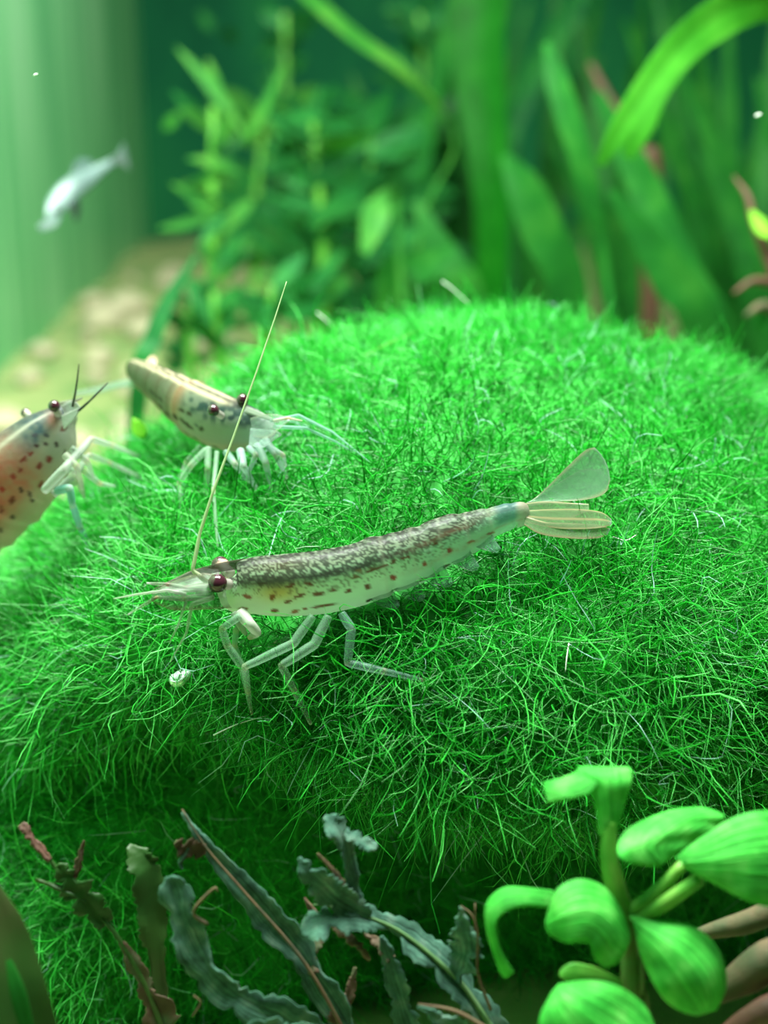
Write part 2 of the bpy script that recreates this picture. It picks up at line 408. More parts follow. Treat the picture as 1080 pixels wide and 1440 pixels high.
def fur(name, nstr, weightf, lenf, seed, rad=.0050, parent=None):
    r = np.random.default_rng(seed)
    A = SP; B = np.roll(SP, -1, axis=1)
    p00 = A[:-1]; p01 = B[:-1]; p10 = A[1:]; p11 = B[1:]
    nrm = np.cross(p10-p00, p01-p00); ar = np.linalg.norm(nrm, axis=2); nr = nrm/(ar[..., None]+1e-12)
    cen = (p00+p11)/2
    d = cen-np.array(CAM); D = d@np.array(FW)
    px = 540+FPX*d[..., 0]/D; py = 720-FPX*(d@np.array(UP))/D
    facing = -(nr*d).sum(-1)/np.linalg.norm(d, axis=2)
    w = ar*weightf(px, py, facing, tt[:-1], cen)
    w = (w/w.sum()).ravel()
    k = r.choice(len(w), nstr, p=w)
    u = r.random((nstr, 1)); v = r.random((nstr, 1))
    sel = lambda a: a.reshape(-1, 3)[k]
    base = (sel(p00)*(1-u)+sel(p01)*u)*(1-v)+(sel(p10)*(1-u)+sel(p11)*u)*v
    n = sel(nr); T = tt[:-1].ravel()[k]
    ppx = px.ravel()[k]; ppy = py.ravel()[k]
    ln = lenf(ppx, ppy, T)*np.clip(r.lognormal(0, .32, nstr), .4, 1.75)
    # random lean, combed in soft patches so that tufts appear
    rd = r.normal(size=(nstr, 3))
    comb = np.stack([np.sin(base[:, 0]*2.1+base[:, 1]*1.3)-.3, np.cos(base[:, 1]*1.9-base[:, 0]*.8+1)-.35, np.sin(base[:, 2]*2+base[:, 0]*1.7)*.4], -1)
    low = np.clip((T-.75)/.5, 0, 1)[:, None]
    dirv = n*(.62+.25*r.random((nstr, 1)))+rd*.55+comb*.30+np.array([-.1, -.25, -.35])*low
    flow = np.clip((330-ppx)/330, 0, 1)[:, None]*np.clip((ppy-850)/150, 0, 1)[:, None]
    dirv += flow*np.array([-.9, -.1, -.35])
    dirv /= np.linalg.norm(dirv, axis=1, keepdims=True)
    bend = r.normal(size=(nstr, 3))*1.15+np.array([0, 0, -.35])
    bend -= dirv*(bend*dirv).sum(1, keepdims=True)
    bend2 = r.normal(size=(nstr, 3))*.6
    K = 7
    s = np.linspace(0, 1, K)
    pts = base[:, None, :]-n[:, None, :]*.02+ln[:, None, None]*(dirv[:, None, :]*s[None, :, None]+bend[:, None, :]*(s**2)[None, :, None]*.5+bend2[:, None, :]*(np.sin(s*PI*2)*.16)[None, :, None])
    keep = np.ones(nstr, bool)
    for c, a in BODIES:
        for b0 in range(0, nstr, 4000):
            q_ = pts[b0:b0+4000]
            near = np.linalg.norm(q_[:, 3]-c[len(c)//2], axis=1) < 4
            for ci, ai in zip(c[::5], a[::5]):
                w_ = np.where(near)[0]
                hitb = (np.linalg.norm(q_[w_]-ci, axis=2) < ai*.92).any(1)
                keep[b0+w_[hitb]] = False
    pts = pts[keep]; ln = ln[keep]; base = base[keep]; nstr = int(keep.sum())
    tg = np.gradient(pts, axis=1); tg /= np.linalg.norm(tg, axis=2, keepdims=True)
    ref = np.cross(tg, np.array(FW)+.01); ref /= np.linalg.norm(ref, axis=2, keepdims=True)
    ref2 = np.cross(tg, ref)
    rr = rad*r.lognormal(0, .25, nstr)
    prof = np.array([1, 1, .95, .9, .8, .62, .22])
    ring = []
    for a in range(3):
        an = 2*PI*a/3+.5
        ring.append(pts+(ref*math.cos(an)+ref2*math.sin(an))*(rr[:, None]*prof[None])[..., None])
    V = np.stack(ring, 2).reshape(-1, 3)          # strand, K, 3
    b = (np.arange(nstr)*K*3)[:, None, None]
    kk = (np.arange(K-1)*3)[None, :, None]; aa = np.arange(3)[None, None, :]; a2 = (aa+1) % 3
    q = np.stack([b+kk+aa, b+kk+a2, b+kk+3+a2, b+kk+3+aa], -1).reshape(-1, 4).astype(np.int32)
    me = bpy.data.meshes.new(name)
    me.vertices.add(len(V)); me.vertices.foreach_set('co', V.astype(np.float32).ravel())
    me.loops.add(q.size); me.loops.foreach_set('vertex_index', q.ravel())
    me.polygons.add(len(q)); me.polygons.foreach_set('loop_start', np.arange(0, q.size, 4, dtype=np.int32))
    me.polygons.foreach_set('use_smooth', np.ones(len(q), bool))
    me.update(calc_edges=True)
    at = me.attributes.new('rnd', 'FLOAT', 'POINT')
    rv = np.clip(r.random(nstr)*.93+(r.random(nstr) < .035)*.5, 0, 1)
    patchy = .5+.5*np.sin(base[:, 0]*1.4+2*np.sin(base[:, 1]*1.1))
    rv = np.where(rv > .94, rv, np.clip(rv*(.75+.3*patchy), 0, .93))
    at.data.foreach_set('value', np.repeat(rv, K*3).astype(np.float32))
    o = link(name, me, M['algae']); child(o, parent); o['kind'] = 'stuff'
    return o
def w_cap(px, py, f, t, c):
    inx = (px > -160) & (px < 1240) & (py > 300) & (py < 1560)
    w = np.where(inx & (f > -.3), 1.0, .05)
    return w*np.where(t < 1.10, 1.0, .45+.4*np.clip((300-px)/200, 0, 1))

# ------------------------------------------------------------------ shrimps
def vnoise(x, y, seed):
    r = np.random.default_rng(seed).random((257, 257))
    xi = np.floor(x).astype(int); yi = np.floor(y).astype(int); fx = x-xi; fy = y-yi
    fx = fx*fx*(3-2*fx); fy = fy*fy*(3-2*fy)
    g = lambda a, b: r[a % 257, b % 257]
    return (g(xi, yi)*(1-fx)+g(xi+1, yi)*fx)*(1-fy)+(g(xi, yi+1)*(1-fx)+g(xi+1, yi+1)*fx)*fy
def sstep(a, b, x):
    t = np.clip((x-a)/(b-a), 0, 1); return t*t*(3-2*t)
def mixc(c, d, f):
    return c*(1-f[:, None])+np.array(d)[None]*f[:, None]

SHELL_TONE = .85
def setcol(o, cols):
    ca = o.data.color_attributes.new('Col', 'FLOAT_COLOR', 'POINT')
    a = np.asarray(cols, np.float32).copy(); a[:, :3] *= SHELL_TONE
    ca.data.foreach_set('color', a.ravel())

BODIES = []
def shrimp_body(root, stations, wr, upv, segs, colorf, spots, elev=25, nr=230, nth=96):
    """one continuous shell; stations head->tail: (px,py,D,half height px)"""
    q = cr([list(P(x, y, D))+[h*D/FPX] for x, y, D, h in stations], nr)
    c = q[:, :3]; a = np.maximum(q[:, 3], .004)
    T = np.gradient(c, axis=0); T /= np.linalg.norm(T, axis=1, keepdims=True)
    U = np.array(upv)[None]-T*(T@np.array(upv))[:, None]; U /= np.linalg.norm(U, axis=1, keepdims=True)
    Sd = np.cross(T, U)
    s = np.linspace(0, 1, nr)
    seg = np.ones(nr)                     # each tail plate overlaps the next with a small step
    for b in segs:
        seg += .045*np.exp(-((s-b+.012)/.016)**2)-.05*np.exp(-((s-b-.010)/.012)**2)
    a = a*seg; BODIES.append((c, a))
    th = np.arange(nth)*2*PI/nth
    V = np.zeros((nr, nth, 3))
    ct, st = np.cos(th), np.sin(th)
    widen = np.where(ct > 0, 1.0, 1.0-.22*ct**2)
    for i in range(nr):
        V[i] = c[i]+a[i]*(ct[:, None]*U[i]+(wr*st*widen)[:, None]*Sd[i])
    Fc = []
    for i in range(nr-1):
        for j in range(nth):
            j2 = (j+1) % nth
            Fc.append((i*nth+j, i*nth+j2, (i+1)*nth+j2, (i+1)*nth+j))
    Fc.append(tuple(range(nth))[::-1]); Fc.append(tuple((nr-1)*nth+j for j in range(nth)))
    o = mesh('body', V.reshape(-1, 3), Fc, M['shell'], root)
    Vf = V.reshape(-1, 3)
    d = Vf-np.array(CAM); D = d@np.array(FW)
    px = 540+FPX*d[:, 0]/D; py = 720-FPX*(d@np.array(UP))/D
    nrm = (Vf-np.repeat(c, nth, 0)); near = (nrm*-d).sum(1) > 0
    sv = np.repeat(s, nth); av = np.tile(np.abs((th+PI) % (2*PI)-PI), nr)
    e = math.radians(elev)
    rel = -np.cos(av)*math.cos(e)+wr*np.sin(av)*math.sin(e)
    v = .5+.5*rel/math.hypot(math.cos(e), wr*math.sin(e))
    rgba = colorf(sv, v, px, py, av)
    for sp in spots:                       # markings printed on the shell
        x, y, rx, ry, an = sp[:5]; col = sp[5] if len(sp) > 5 else (.16, .022, .012)
        an = math.radians(an); dx = px-x; dy = py-y
        uu = dx*math.cos(an)+dy*math.sin(an); vv = -dx*math.sin(an)+dy*math.cos(an)
        jit = .35*(vnoise(px*.45, py*.45, 5)-.5)
        f = (1-sstep(.75, 1.25, np.sqrt((uu/rx)**2+(vv/ry)**2)+jit))*near
        rgba[:, :3] = mixc(rgba[:, :3], col, f*.95); rgba[:, 3] = np.maximum(rgba[:, 3], f*.95)
    setcol(o, rgba)
    return o

def eye(root, px, py, D, rpx, stalk_to, pale=(.55, .36, .30)):
    r = rpx*D/FPX; c = P(px, py, D)
    bm = bmesh.new(); bmesh.ops.create_uvsphere(bm, u_segments=28, v_segments=18, radius=r)
    cols = []; toback = (P(*stalk_to)-c).normalized()
    for v in bm.verts:
        n = v.co.normalized()
        k = min(1, max(0, (n.dot(toback)-.35)/.2))
        cols.append(tuple((.05, .014, .022)[i]*(1-k)+pale[i]*k for i in range(3))+(1,))
        v.co = v.co*1.0+c
    me = bpy.data.meshes.new('eye'); bm.to_mesh(me); bm.free()
    me.polygons.foreach_set('use_smooth', [True]*len(me.polygons))
    o = link('eye', me, M['eye']); child(o, root); setcol(o, cols)
    back = P(*stalk_to)
    V, Fc, q = tube_data([back, (back*.5+c*.5), c+(c-back).normalized()*r*.2], [r*.6, r*.62, r*.8], 10)
    st = mesh('eyestalk', V, Fc, M['limb']); st.parent = o
    setcol(st, [(.5, .48, .42, .9)]*len(V))
    return o

def limb(root, name, pts, widths, base=(.30, .54, .36), alpha=.46, joint=(.72, .54, .30), tip=None, sides=8, jr=4.0, pad=1.12):
    """leg, feeler: px points with px diameters; creamy joints where it bends"""
    w3 = [P(*p) for p in pts]; r3 = [w*p[2]/FPX/2 for w, p in zip(widths, pts)]
    # keep the bends of a jointed leg crisp: densify linearly
    pp = []; rr = []
    for i in range(len(w3)-1):
        for k in range(5):
            t = k/5; pp.append(w3[i].lerp(w3[i+1], t)); rr.append((r3[i]*(1-t)+r3[i+1]*t)*(1+(.10*math.sin(t*PI))))
    pp.append(w3[-1]); rr.append(r3[-1])
    V, Fc, q = tube_data(pp, rr, sides, len(pp)*2-1)
    o = mesh(name, V, Fc, M['limb'], root)
    cols = []
    L_ = [p[2]/FPX for p in pts]
    for v in V:
        c = list(base); a = alpha
        if joint:
            for i in range(1, len(w3)-1):
                d = (v-w3[i]).length/(jr*L_[i])
                k = max(0, 1-d/1.8); k = min(1, k*1.4)
                c = [c[m]*(1-k)+joint[m]*k for m in range(3)]; a = max(a, k*.95)
        if tip:
            k = max(0, 1-(v-w3[-1]).length/(10*L_[-1])); c = [c[m]*(1-k)+tip[m]*k for m in range(3)]; a = max(a, k*.9)
        cols.append((*c, a))
    setcol(o, cols)
    return o

def fan(root, name, rows, base=(.30, .52, .30), alpha=.42, edge=(.72, .60, .36), ew=.10, mid=0.0, thick=.012, tipc=None, nv=22, nu=10, cup=.03, ea=.75, mott=.0):
    def cf(u, v):
        e = min(u, 1-u); k = max(0, 1-e/ew)*ea if ew else 0
        k2 = max(0, 1-(1-v)/.07)*.5
        k3 = mid*max(0, 1-abs(u-.5)/.06)
        n = .5+.5*math.sin(v*40+u*9)*math.sin(u*23+v*13)
        b_ = [x*(1-mott*(.5+.5*math.sin(v*17+4*math.sin(u*9))*math.sin(u*14+v*21+1))) for x in base]
        c = [b_[i]*(1-max(k, k3))+edge[i]*max(k, k3) for i in range(3)]
        if tipc: c = [c[i]*(1-k2)+tipc[i]*k2 for i in range(3)]
        return (*c, min(1, alpha*(.85+.3*n)+.45*max(k, k2, k3)))
    return patch(name, [[P(*p) for p in r] for r in rows], M['fin'], root, nv, nu, thick, cup, colf=cf)

# --- the shrimp that walks across the stone, side on
D1 = 10.88
s1 = empty('shrimp', P(470, 940, D1+.05), 'speckled see-through shrimp walking side on with fanned tail and red dashes', 'shrimp', 'shrimps on the algae stone')
def col1(s, v, px, py, av):
    n = len(s); c = np.tile(np.array([.58, .82, .58]), (n, 1))
    ab = sstep(520, 640, px)
    c = mixc(c, (.34, .64, .44), ab*.8)
    c = mixc(c, (.70, .74, .52), (1-sstep(330, 480, px))*sstep(.45, .7, v)*.6)
    # warm stomach patch behind the head
    w = np.exp(-((px-392)/34)**2-((v-.50)/.16)**2); c = mixc(c, (.62, .42, .06), w*.85)
    w = np.exp(-((px-386)/32)**2-((v-.36)/.09)**2); c = mixc(c, (.10, .07, .025), w*.85)
    f1 = vnoise(px*.50, py*.62, 3); f2 = vnoise(px*.30, py*.34, 4)
    back = 1-sstep(.16, .24, v)
    c = mixc(c, (.36, .38, .28), back*.8)
    fade = 1-.75*sstep(640, 720, px)
    dark = sstep(.42, .54, f1*.6+f2*.45)*(1-sstep(.26, .50, v))*fade
    c = mixc(c, (.022, .018, .016), dark*.92)
    ridge = np.exp(-((v-.03)/.075)**2)*fade; c = mixc(c, (.03, .03, .024), ridge*(.5+.5*f2))
    # dark lateral stripe, turning reddish towards the tail
    sv = .30-.06*sstep(430, 700, px)
    st = np.exp(-((v-sv)/.055)**2)*(1-sstep(640, 690, px))*sstep(325, 345, px)
    c = mixc(c, (.035, .022, .024), np.clip(st*(.75+.5*f2)*(1-.5*ab), 0, 1)); c = mixc(c, (.30, .12, .08), st*ab*.6)
    st2 = np.exp(-((v-.62)/.05)**2)*ab; c = mixc(c, (.40, .20, .13), st2*.45*(.3+f2))
    fine = sstep(.62, .72, f1)*sstep(.30, .40, v)*(1-sstep(.5, .62, v))*(1-sstep(620, 660, px)); c = mixc(c, (.12, .06, .03), fine*.6)
    tl = sstep(690, 705, px)*(1-sstep(722, 735, px))*(1-sstep(.45, .7, v)); c = mixc(c, (.05, .18, .20), tl*.7)
    kn = sstep(722, 733, px); c = mixc(c, (.50, .42, .32), kn*.6)
    gr = np.zeros(n)
    for b in (541, 583, 622, 660, 692): gr = np.maximum(gr, np.exp(-((px-b-14*(v-.5))/2.2)**2))
    c = mixc(c, (.55, .55, .42), gr*.30)
    al = .93-.14*sstep(.55, .85, v)-.30*ab*sstep(.5, .95, v)
    return np.hstack([c, al[:, None]])
RED = (.20, .028, .012); DRK = (.05, .012, .008)
sp1 = [(348, 839, 7, 3, 20, (.28, .07, .04)), (368, 821, 7, 2.6, -5, DRK), (383, 840, 4, 5, 20, (.22, .06, .01)), (408, 824, 7, 2.5, -15), (405, 846, 6, 2.6, -25), (421, 838, 9, 2.6, -22),
       (434, 821, 7, 2.6, 10), (448, 835, 9, 2.6, -5), (469, 830, 5.5, 2.6, -3), (490, 831, 5, 3.2, -20), (517, 825, 4.5, 3.8, 10), (553, 812, 5, 4, 0, (.34, .03, .03)),
       (519, 845, 5, 2.6, -20, DRK), (556, 831, 6, 3.2, -15, DRK), (594, 816, 6.5, 3.2, -20, DRK), (629, 796, 6, 3.2, -22, DRK), (597, 793, 4, 3, -25, (.32, .06, .04)), (632, 774, 4, 3.6, 0, (.30, .04, .03)),
       (342, 856, 7, 2.4, 0, (.20, .07, .04)), (386, 859, 6, 3, 4), (372, 867, 6, 1.6, 0, DRK), (415, 860, 6, 3, -10, (.30, .11, .05)), (429, 856, 4, 2, 0, (.25, .1, .06)), (455, 852, 18, 2.2, -10),
       (458, 866, 13, 1.3, -6, DRK), (524, 801, 12, 2.2, -18), (540, 796, 6, 2.6, -20), (570, 784, 8, 2.2, -15), (553, 790, 5, 2.2, -25), (613, 764, 5, 2, -20), (500, 812, 7, 3, -15, (.2, .1, .04)), (505, 803, 6, 2, -10, (.2, .1, .04)),
       (662, 762, 7, 2, -18, (.35, .16, .1)), (690, 750, 6, 1.8, -15, (.3, .14, .1))]
st1 = [(316, 818, D1-.02, 10), (322, 824, D1-.01, 27), (335, 829, D1, 39), (360, 825, D1, 46), (400, 824, D1, 49.5), (450, 820, D1, 50.5), (500, 810, D1+.01, 50), (540, 796, D1+.03, 48.5),
       (580, 784, D1+.06, 45), (620, 765, D1+.10, 41), (660, 750, D1+.16, 34.5), (690, 736, D1+.20, 25), (715, 727, D1+.23, 21), (735, 723, D1+.25, 19), (741, 722, D1+.26, 12)]
UV1 = (0, -.30, 1)
shrimp_body(s1, st1, .70, UV1, (.50, .60, .69, .78, .865), col1, sp1)
eye(s1, 306, 820, D1-.24, 13.5, (322, 822, D1-.10))
eye(s1, 310, 795, D1+.18, 13, (324, 806, D1+.06), (.62, .42, .33))
# head plates and feelers
def rost(u, v):
    return (.15, .15, .10, .75-.35*v)
blade('rostrum', [(345, 792, D1-.02), (315, 797, D1-.03), (280, 805, D1-.05), (245, 818, D1-.08), (216, 829, D1-.1)], [14, 13, 11, 8, 2], M['fin'], s1, tilt=.15, thick=.02, colf=rost)
fan(s1, 'antennal_scale', [[(322, 812, D1-.06), (318, 836, D1-.22), (326, 855, D1-.24)], [(285, 806, D1-.1), (285, 832, D1-.26), (287, 857, D1-.25)], [(250, 815, D1-.15), (248, 835, D1-.3), (245, 858, D1-.28)], [(226, 826, D1-.2), (224, 838, D1-.3), (222, 850, D1-.28)], [(214, 838, D1-.25), (213, 840, D1-.3), (212, 844, D1-.28)]], base=(.24, .42, .24), alpha=.30, edge=(.36, .24, .14), ew=.14, ea=.5, mott=.85, nv=40, nu=16)
fan(s1, 'antennal_scale', [[(318, 800, D1+.14), (318, 822, D1+.02)], [(280, 799, D1+.1), (282, 822, D1)], [(248, 812, D1+.06), (248, 830, D1-.02)], [(226, 824, D1), (224, 832, D1-.03)]], base=(.22, .30, .18), alpha=.28, edge=(.24, .14, .08), ew=.2, ea=.6, mott=.9, nv=40, nu=16)
limb(s1, 'antennule', [(300, 826, D1-.2), (262, 828, D1-.25), (236, 822, D1-.25), (206, 820, D1-.28)], [14, 10, 6, 2.5], base=(.30, .38, .26), alpha=.42, joint=(.3, .16, .12), tip=(.85, .88, .85))
limb(s1, 'antennule', [(300, 836, D1-.2), (258, 842, D1-.27), (220, 840, D1-.3), (180, 864, D1-.25)], [12, 8, 5, 2], base=(.34, .46, .30), alpha=.45, joint=(.5, .36, .18), tip=(.8, .88, .8))
limb(s1, 'antennule', [(262, 836, D1-.27), (236, 830, D1-.3), (192, 836, D1-.3), (160, 842, D1-.28)], [6, 4, 3, 1.5], base=(.55, .62, .5), alpha=.6, joint=None)
limb(s1, 'antennule', [(262, 846, D1-.27), (250, 880, D1-.28), (238, 905, D1-.24)], [4, 3, 1.5], base=(.45, .6, .42), alpha=.5, joint=None)
limb(s1, 'antenna', [(300, 826, D1-.1), (271, 802, D1-.12), (281, 750, D1-.1), (300, 690, D1-.08), (327, 618, D1), (360, 525, D1+.1), (385, 452, D1+.2), (403, 396, D1+.3)], [8, 6, 5, 4, 3.2, 2.5, 2, 1.2], base=(.50, .62, .34), alpha=.85, joint=None)
limb(s1, 'antenna', [(300, 840, D1-.1), (270, 850, D1-.2), (262, 890, D1-.16), (240, 930, D1-.06)], [8, 6, 3.5, 1.5], base=(.40, .56, .36), alpha=.5, joint=None)
limb(s1, 'mouthpart', [(338, 862, D1-.12), (352, 878, D1-.2), (362, 890, D1-.16), (350, 897, D1-.12)], [18, 15, 12, 7], base=(.60, .68, .55), alpha=.85, joint=(.8, .76, .6), tip=(.8, .62, .35))
limb(s1, 'mouthpart', [(330, 862, D1-.1), (338, 880, D1-.14), (346, 892, D1-.1)], [13, 10, 6], base=(.55, .66, .52), alpha=.75, joint=(.75, .72, .55))
# walking legs
limb(s1, 'leg', [(338, 866, D1-.18), (312, 884, D1-.2), (320, 908, D1-.18), (341, 938, D1-.16), (347, 968, D1-.02), (354, 1004, D1+.14)], [11, 10, 11, 11, 8, 4], tip=(.8, .66, .45))
limb(s1, 'leg', [(350, 868, D1-.1), (332, 886, D1-.1), (330, 908, D1-.06), (342, 936, D1-.02)], [10, 9, 8, 5], alpha=.5)
limb(s1, 'leg', [(440, 866, D1-.16), (412, 905, D1-.2), (344, 938, D1-.22), (349, 972, D1-.06), (353, 998, D1+.12)], [11, 13, 10, 8, 4], tip=(.8, .66, .45))
limb(s1, 'leg', [(462, 866, D1-.16), (442, 906, D1-.2), (396, 936, D1-.22), (414, 972, D1-.14), (437, 1018, D1)], [12, 14, 11, 9, 5], tip=(.85, .85, .7))
limb(s1, 'leg', [(480, 862, D1-.16), (494, 884, D1-.18), (489, 932, D1-.18), (540, 944, D1-.2), (598, 957, D1-.16)], [11, 13, 11, 10, 4], base=(.28, .52, .42), tip=(.8, .72, .4))
limb(s1, 'leg', [(430, 866, D1+.06), (420, 892, D1+.1), (388, 905, D1+.14), (366, 925, D1+.2)], [9, 10, 8, 4], alpha=.4)
# swimmerets under the tail
for k, (x, y, dx, h, d) in enumerate([(530, 838, 10, 22, .02), (565, 824, 11, 26, .05), (602, 803, 13, 27, .08), (638, 781, 14, 26, .13), (668, 758, 14, 22, .17)]):
    Dk = D1+d-.04
    fan(s1, 'swimmeret', [[(x-18, y-20, Dk), (x+18, y-28, Dk)], [(x-16, y-2, Dk), (x+22, y-10, Dk)], [(x-8+dx*.5, y+h*.45, Dk-.03), (x+24+dx*.5, y+h*.25, Dk-.03)], [(x+2+dx, y+h*.75, Dk-.05), (x+22+dx, y+h*.58, Dk-.05)], [(x+12+dx, y+h*.85, Dk-.05), (x+19+dx, y+h*.8, Dk-.05)]], base=(.20, .46, .30), alpha=.34, edge=(.35, .55, .42), ew=.12, ea=.15, nv=16, nu=8)
# tail fan
DT = D1+.26
fan(s1, 'tail_fan_blade', [[(738, 712, DT), (742, 706, DT), (746, 710, DT)], [(764, 690, DT+.03), (772, 700, DT+.02), (780, 706, DT)], [(798, 656, DT+.06), (814, 680, DT+.04), (822, 703, DT)], [(822, 634, DT+.09), (842, 660, DT+.07), (850, 694, DT+.02)], [(836, 629, DT+.1), (852, 650, DT+.08), (858, 676, DT+.05)]], alpha=.50, ew=.07, tipc=(.45, .66, .5), base=(.22, .48, .26), ea=.55)
fan(s1, 'tail_fan_blade', [[(740, 708, DT+.04), (748, 712, DT+.02)], [(775, 686, DT+.06), (795, 704, DT+.03)], [(815, 662, DT+.1), (838, 700, DT+.04)], [(845, 660, DT+.12), (857, 688, DT+.06)]], alpha=.25, ew=.1, base=(.25, .5, .3), ea=.4)
fan(s1, 'telson', [[(736, 708, DT-.03), (738, 726, DT-.05)], [(765, 705, DT-.03), (768, 732, DT-.06)], [(800, 707, DT-.02), (802, 728, DT-.05)], [(828, 709, DT-.01), (828, 718, DT-.03)]], base=(.34, .56, .28), alpha=.5, ew=.12, edge=(.85, .68, .45), ea=1.0)
fan(s1, 'tail_fan_blade', [[(738, 718, DT-.05), (738, 734, DT-.08)], [(775, 716, DT-.07), (775, 742, DT-.1)], [(815, 716, DT-.06), (812, 744, DT-.1)], [(845, 720, DT-.04), (845, 742, DT-.08)], [(860, 730, DT-.03), (860, 738, DT-.05)]], base=(.36, .56, .28), alpha=.48, ew=.12, mid=.8, edge=(.80, .62, .34), tipc=(.6, .85, .85), ea=.8)
fan(s1, 'tail_fan_blade', [[(738, 726, DT-.07), (737, 738, DT-.09)], [(768, 734, DT-.09), (760, 751, DT-.11)], [(810, 736, DT-.08), (800, 757, DT-.11)], [(842, 738, DT-.06), (838, 757, DT-.09)], [(858, 744, DT-.05), (854, 752, DT-.06)]], base=(.36, .54, .28), alpha=.5, ew=.16, edge=(.80, .60, .36), tipc=(.6, .85, .85), ea=.9)

# --- second shrimp, head on towards the right, tail running back over the stone's shoulder
s2 = empty('shrimp', P(320, 690, 12.3), 'pale shrimp with cream back stripe perched on stone beside the reddish shrimp', 'shrimp', 'shrimps on the algae stone')
def col2(s, v, px, py, av):
    n = len(s); c = np.tile(np.array([.34, .39, .28]), (n, 1))
    head = 1-sstep(.12, .30, s); c = mixc(c, (.42, .54, .50), head*.7)
    up_ = 1-sstep(.35, .60, v)
    n1 = vnoise(px*.16, py*.16, 8); n2 = vnoise(px*.5, py*.5, 9)
    blu = up_*(1-sstep(.38, .52, s))*sstep(.05, .12, s); c = mixc(c, (.035, .065, .068), blu*(.40+.6*sstep(.3, .65, n1)))
    tail = sstep(.45, .6, s); c = mixc(c, (.14, .14, .085), tail*.9)
    c = mixc(c, (.14, .14, .10), tail*up_*sstep(.35, .65, n2)*.5)
    # plate edges on the tail
    for b in (.53, .61, .69, .77, .85, .92): c = mixc(c, (.13, .10, .06), np.exp(-((s-b)/.010)**2)*.65*(1-sstep(.75, .95, v)))
    c = mixc(c, (.45, .22, .12), np.exp(-((s-.485)/.03)**2)*(1-sstep(.5, .9, v))*.75)
    drk = np.exp(-((v-.02)/.10)**2)*sstep(.2, .3, s); c = mixc(c, (.16, .11, .06), drk*.6)
    strp = np.exp(-((av-.22)/.12)**2)*sstep(.26, .32, s); c = mixc(c, (.85, .72, .50), strp)
    low = np.exp(-((v-.80)/.07)**2)*tail; c = mixc(c, (.16, .10, .05), low*sstep(.35, .6, vnoise(px*.25, py*.25, 14))*.8)
    c = mixc(c, (.55, .48, .28), np.exp(-((v-.93)/.08)**2)*.6)
    al = .95-.2*sstep(.7, 1, v)
    return np.hstack([c, al[:, None]])
E2 = (.05, .025, .015)
sp2 = [(283, 603, 4, 3, 30, E2), (255, 577, 5, 2.4, 25, E2), (266, 582, 5, 2.2, 35, E2), (246, 586, 6, 2.6, 50, E2), (262, 596, 13, 2.4, 40, E2), (235, 582, 6, 2.4, 45, E2), (225, 572, 5, 2.2, 50, E2),
       (262, 611, 7, 2.4, 32, E2), (275, 618, 6, 2.2, 40, E2), (303, 629, 6, 1.8, 15, E2), (276, 598, 4, 2, 40, (.1, .12, .12)), (214, 552, 8, 1.8, 45, E2), (224, 560, 7, 1.8, 45, E2)]
st2 = [(384, 606, 11.95, 6), (378, 605, 11.98, 17), (362, 603, 12.05, 28), (338, 600, 12.2, 37), (310, 593, 12.4, 43), (282, 581, 12.65, 43), (258, 566, 12.9, 38), (236, 551, 13.2, 31), (216, 538, 13.5, 26), (200, 528, 13.8, 21), (190, 521, 14.0, 16), (184, 518, 14.15, 9)]
UV2 = (-.05, -.28, 1)
shrimp_body(s2, st2, .78, UV2, (.50, .58, .66, .74, .82, .90), col2, sp2, elev=25)
eye(s2, 300, 577, 11.86, 8.5, (312, 585, 12.0), (.75, .6, .5))
eye(s2, 341, 562, 12.06, 8.5, (345, 577, 12.14), (.8, .62, .45))
fan(s2, 'antennal_scale', [[(352, 588, 11.85), (356, 614, 11.75)], [(375, 582, 11.75), (376, 616, 11.65)], [(395, 584, 11.7), (392, 604, 11.62)], [(408, 588, 11.66), (407, 592, 11.64)]], base=(.36, .52, .42), alpha=.22, edge=(.6, .5, .32), ew=.15, ea=.5)
fan(s2, 'antennal_scale', [[(352, 602, 11.8), (350, 626, 11.72)], [(372, 604, 11.72), (368, 630, 11.65)], [(388, 606, 11.68), (384, 620, 11.64)], [(396, 610, 11.66), (395, 613, 11.65)]], base=(.5, .66, .62), alpha=.26, edge=(.6, .7, .64), ew=.15, ea=.4)
blade('rostrum', [(345, 575, 12.0), (365, 583, 11.85), (392, 594, 11.7)], [10, 8, 2], M['fin'], s2, tilt=.2, colf=lambda u, v: (.42, .46, .38, .85))
limb(s2, 'antenna', [(380, 592, 11.75), (420, 584, 11.8), (468, 608, 11.78), (520, 650, 11.72)], [5, 4, 3, 1.5], base=(.35, .66, .55), alpha=.6, joint=None)
limb(s2, 'antenna', [(384, 600, 11.75), (430, 602, 11.8), (470, 620, 11.85), (505, 640, 11.95)], [5, 4, 3, 1.5], base=(.35, .66, .55), alpha=.55, joint=None)
limb(s2, 'antennule', [(385, 592, 11.7), (405, 588, 11.66), (425, 592, 11.66)], [5, 4, 2], base=(.6, .6, .45), alpha=.8, joint=(.7, .5, .25))
for pts, w in [([(372, 618, 11.85), (388, 640, 11.75), (404, 672, 11.95)], [11, 9, 4]), ([(362, 626, 11.85), (374, 652, 11.72), (381, 686, 11.9)], [12, 10, 4]), ([(338, 634, 11.9), (342, 655, 11.75), (362, 690, 12.0)], [12, 11, 5]),
               ([(350, 630, 11.9), (360, 640, 11.75), (348, 668, 11.85)], [9, 8, 4]), ([(318, 636, 12.1), (330, 652, 11.95), (350, 678, 12.05)], [10, 9, 4]), ([(368, 622, 11.85), (398, 640, 11.72), (402, 656, 11.85)], [10, 7, 3])]:
    limb(s2, 'leg', pts, w, base=(.48, .66, .60), alpha=.6, joint=(.7, .55, .36), tip=(.85, .85, .78))
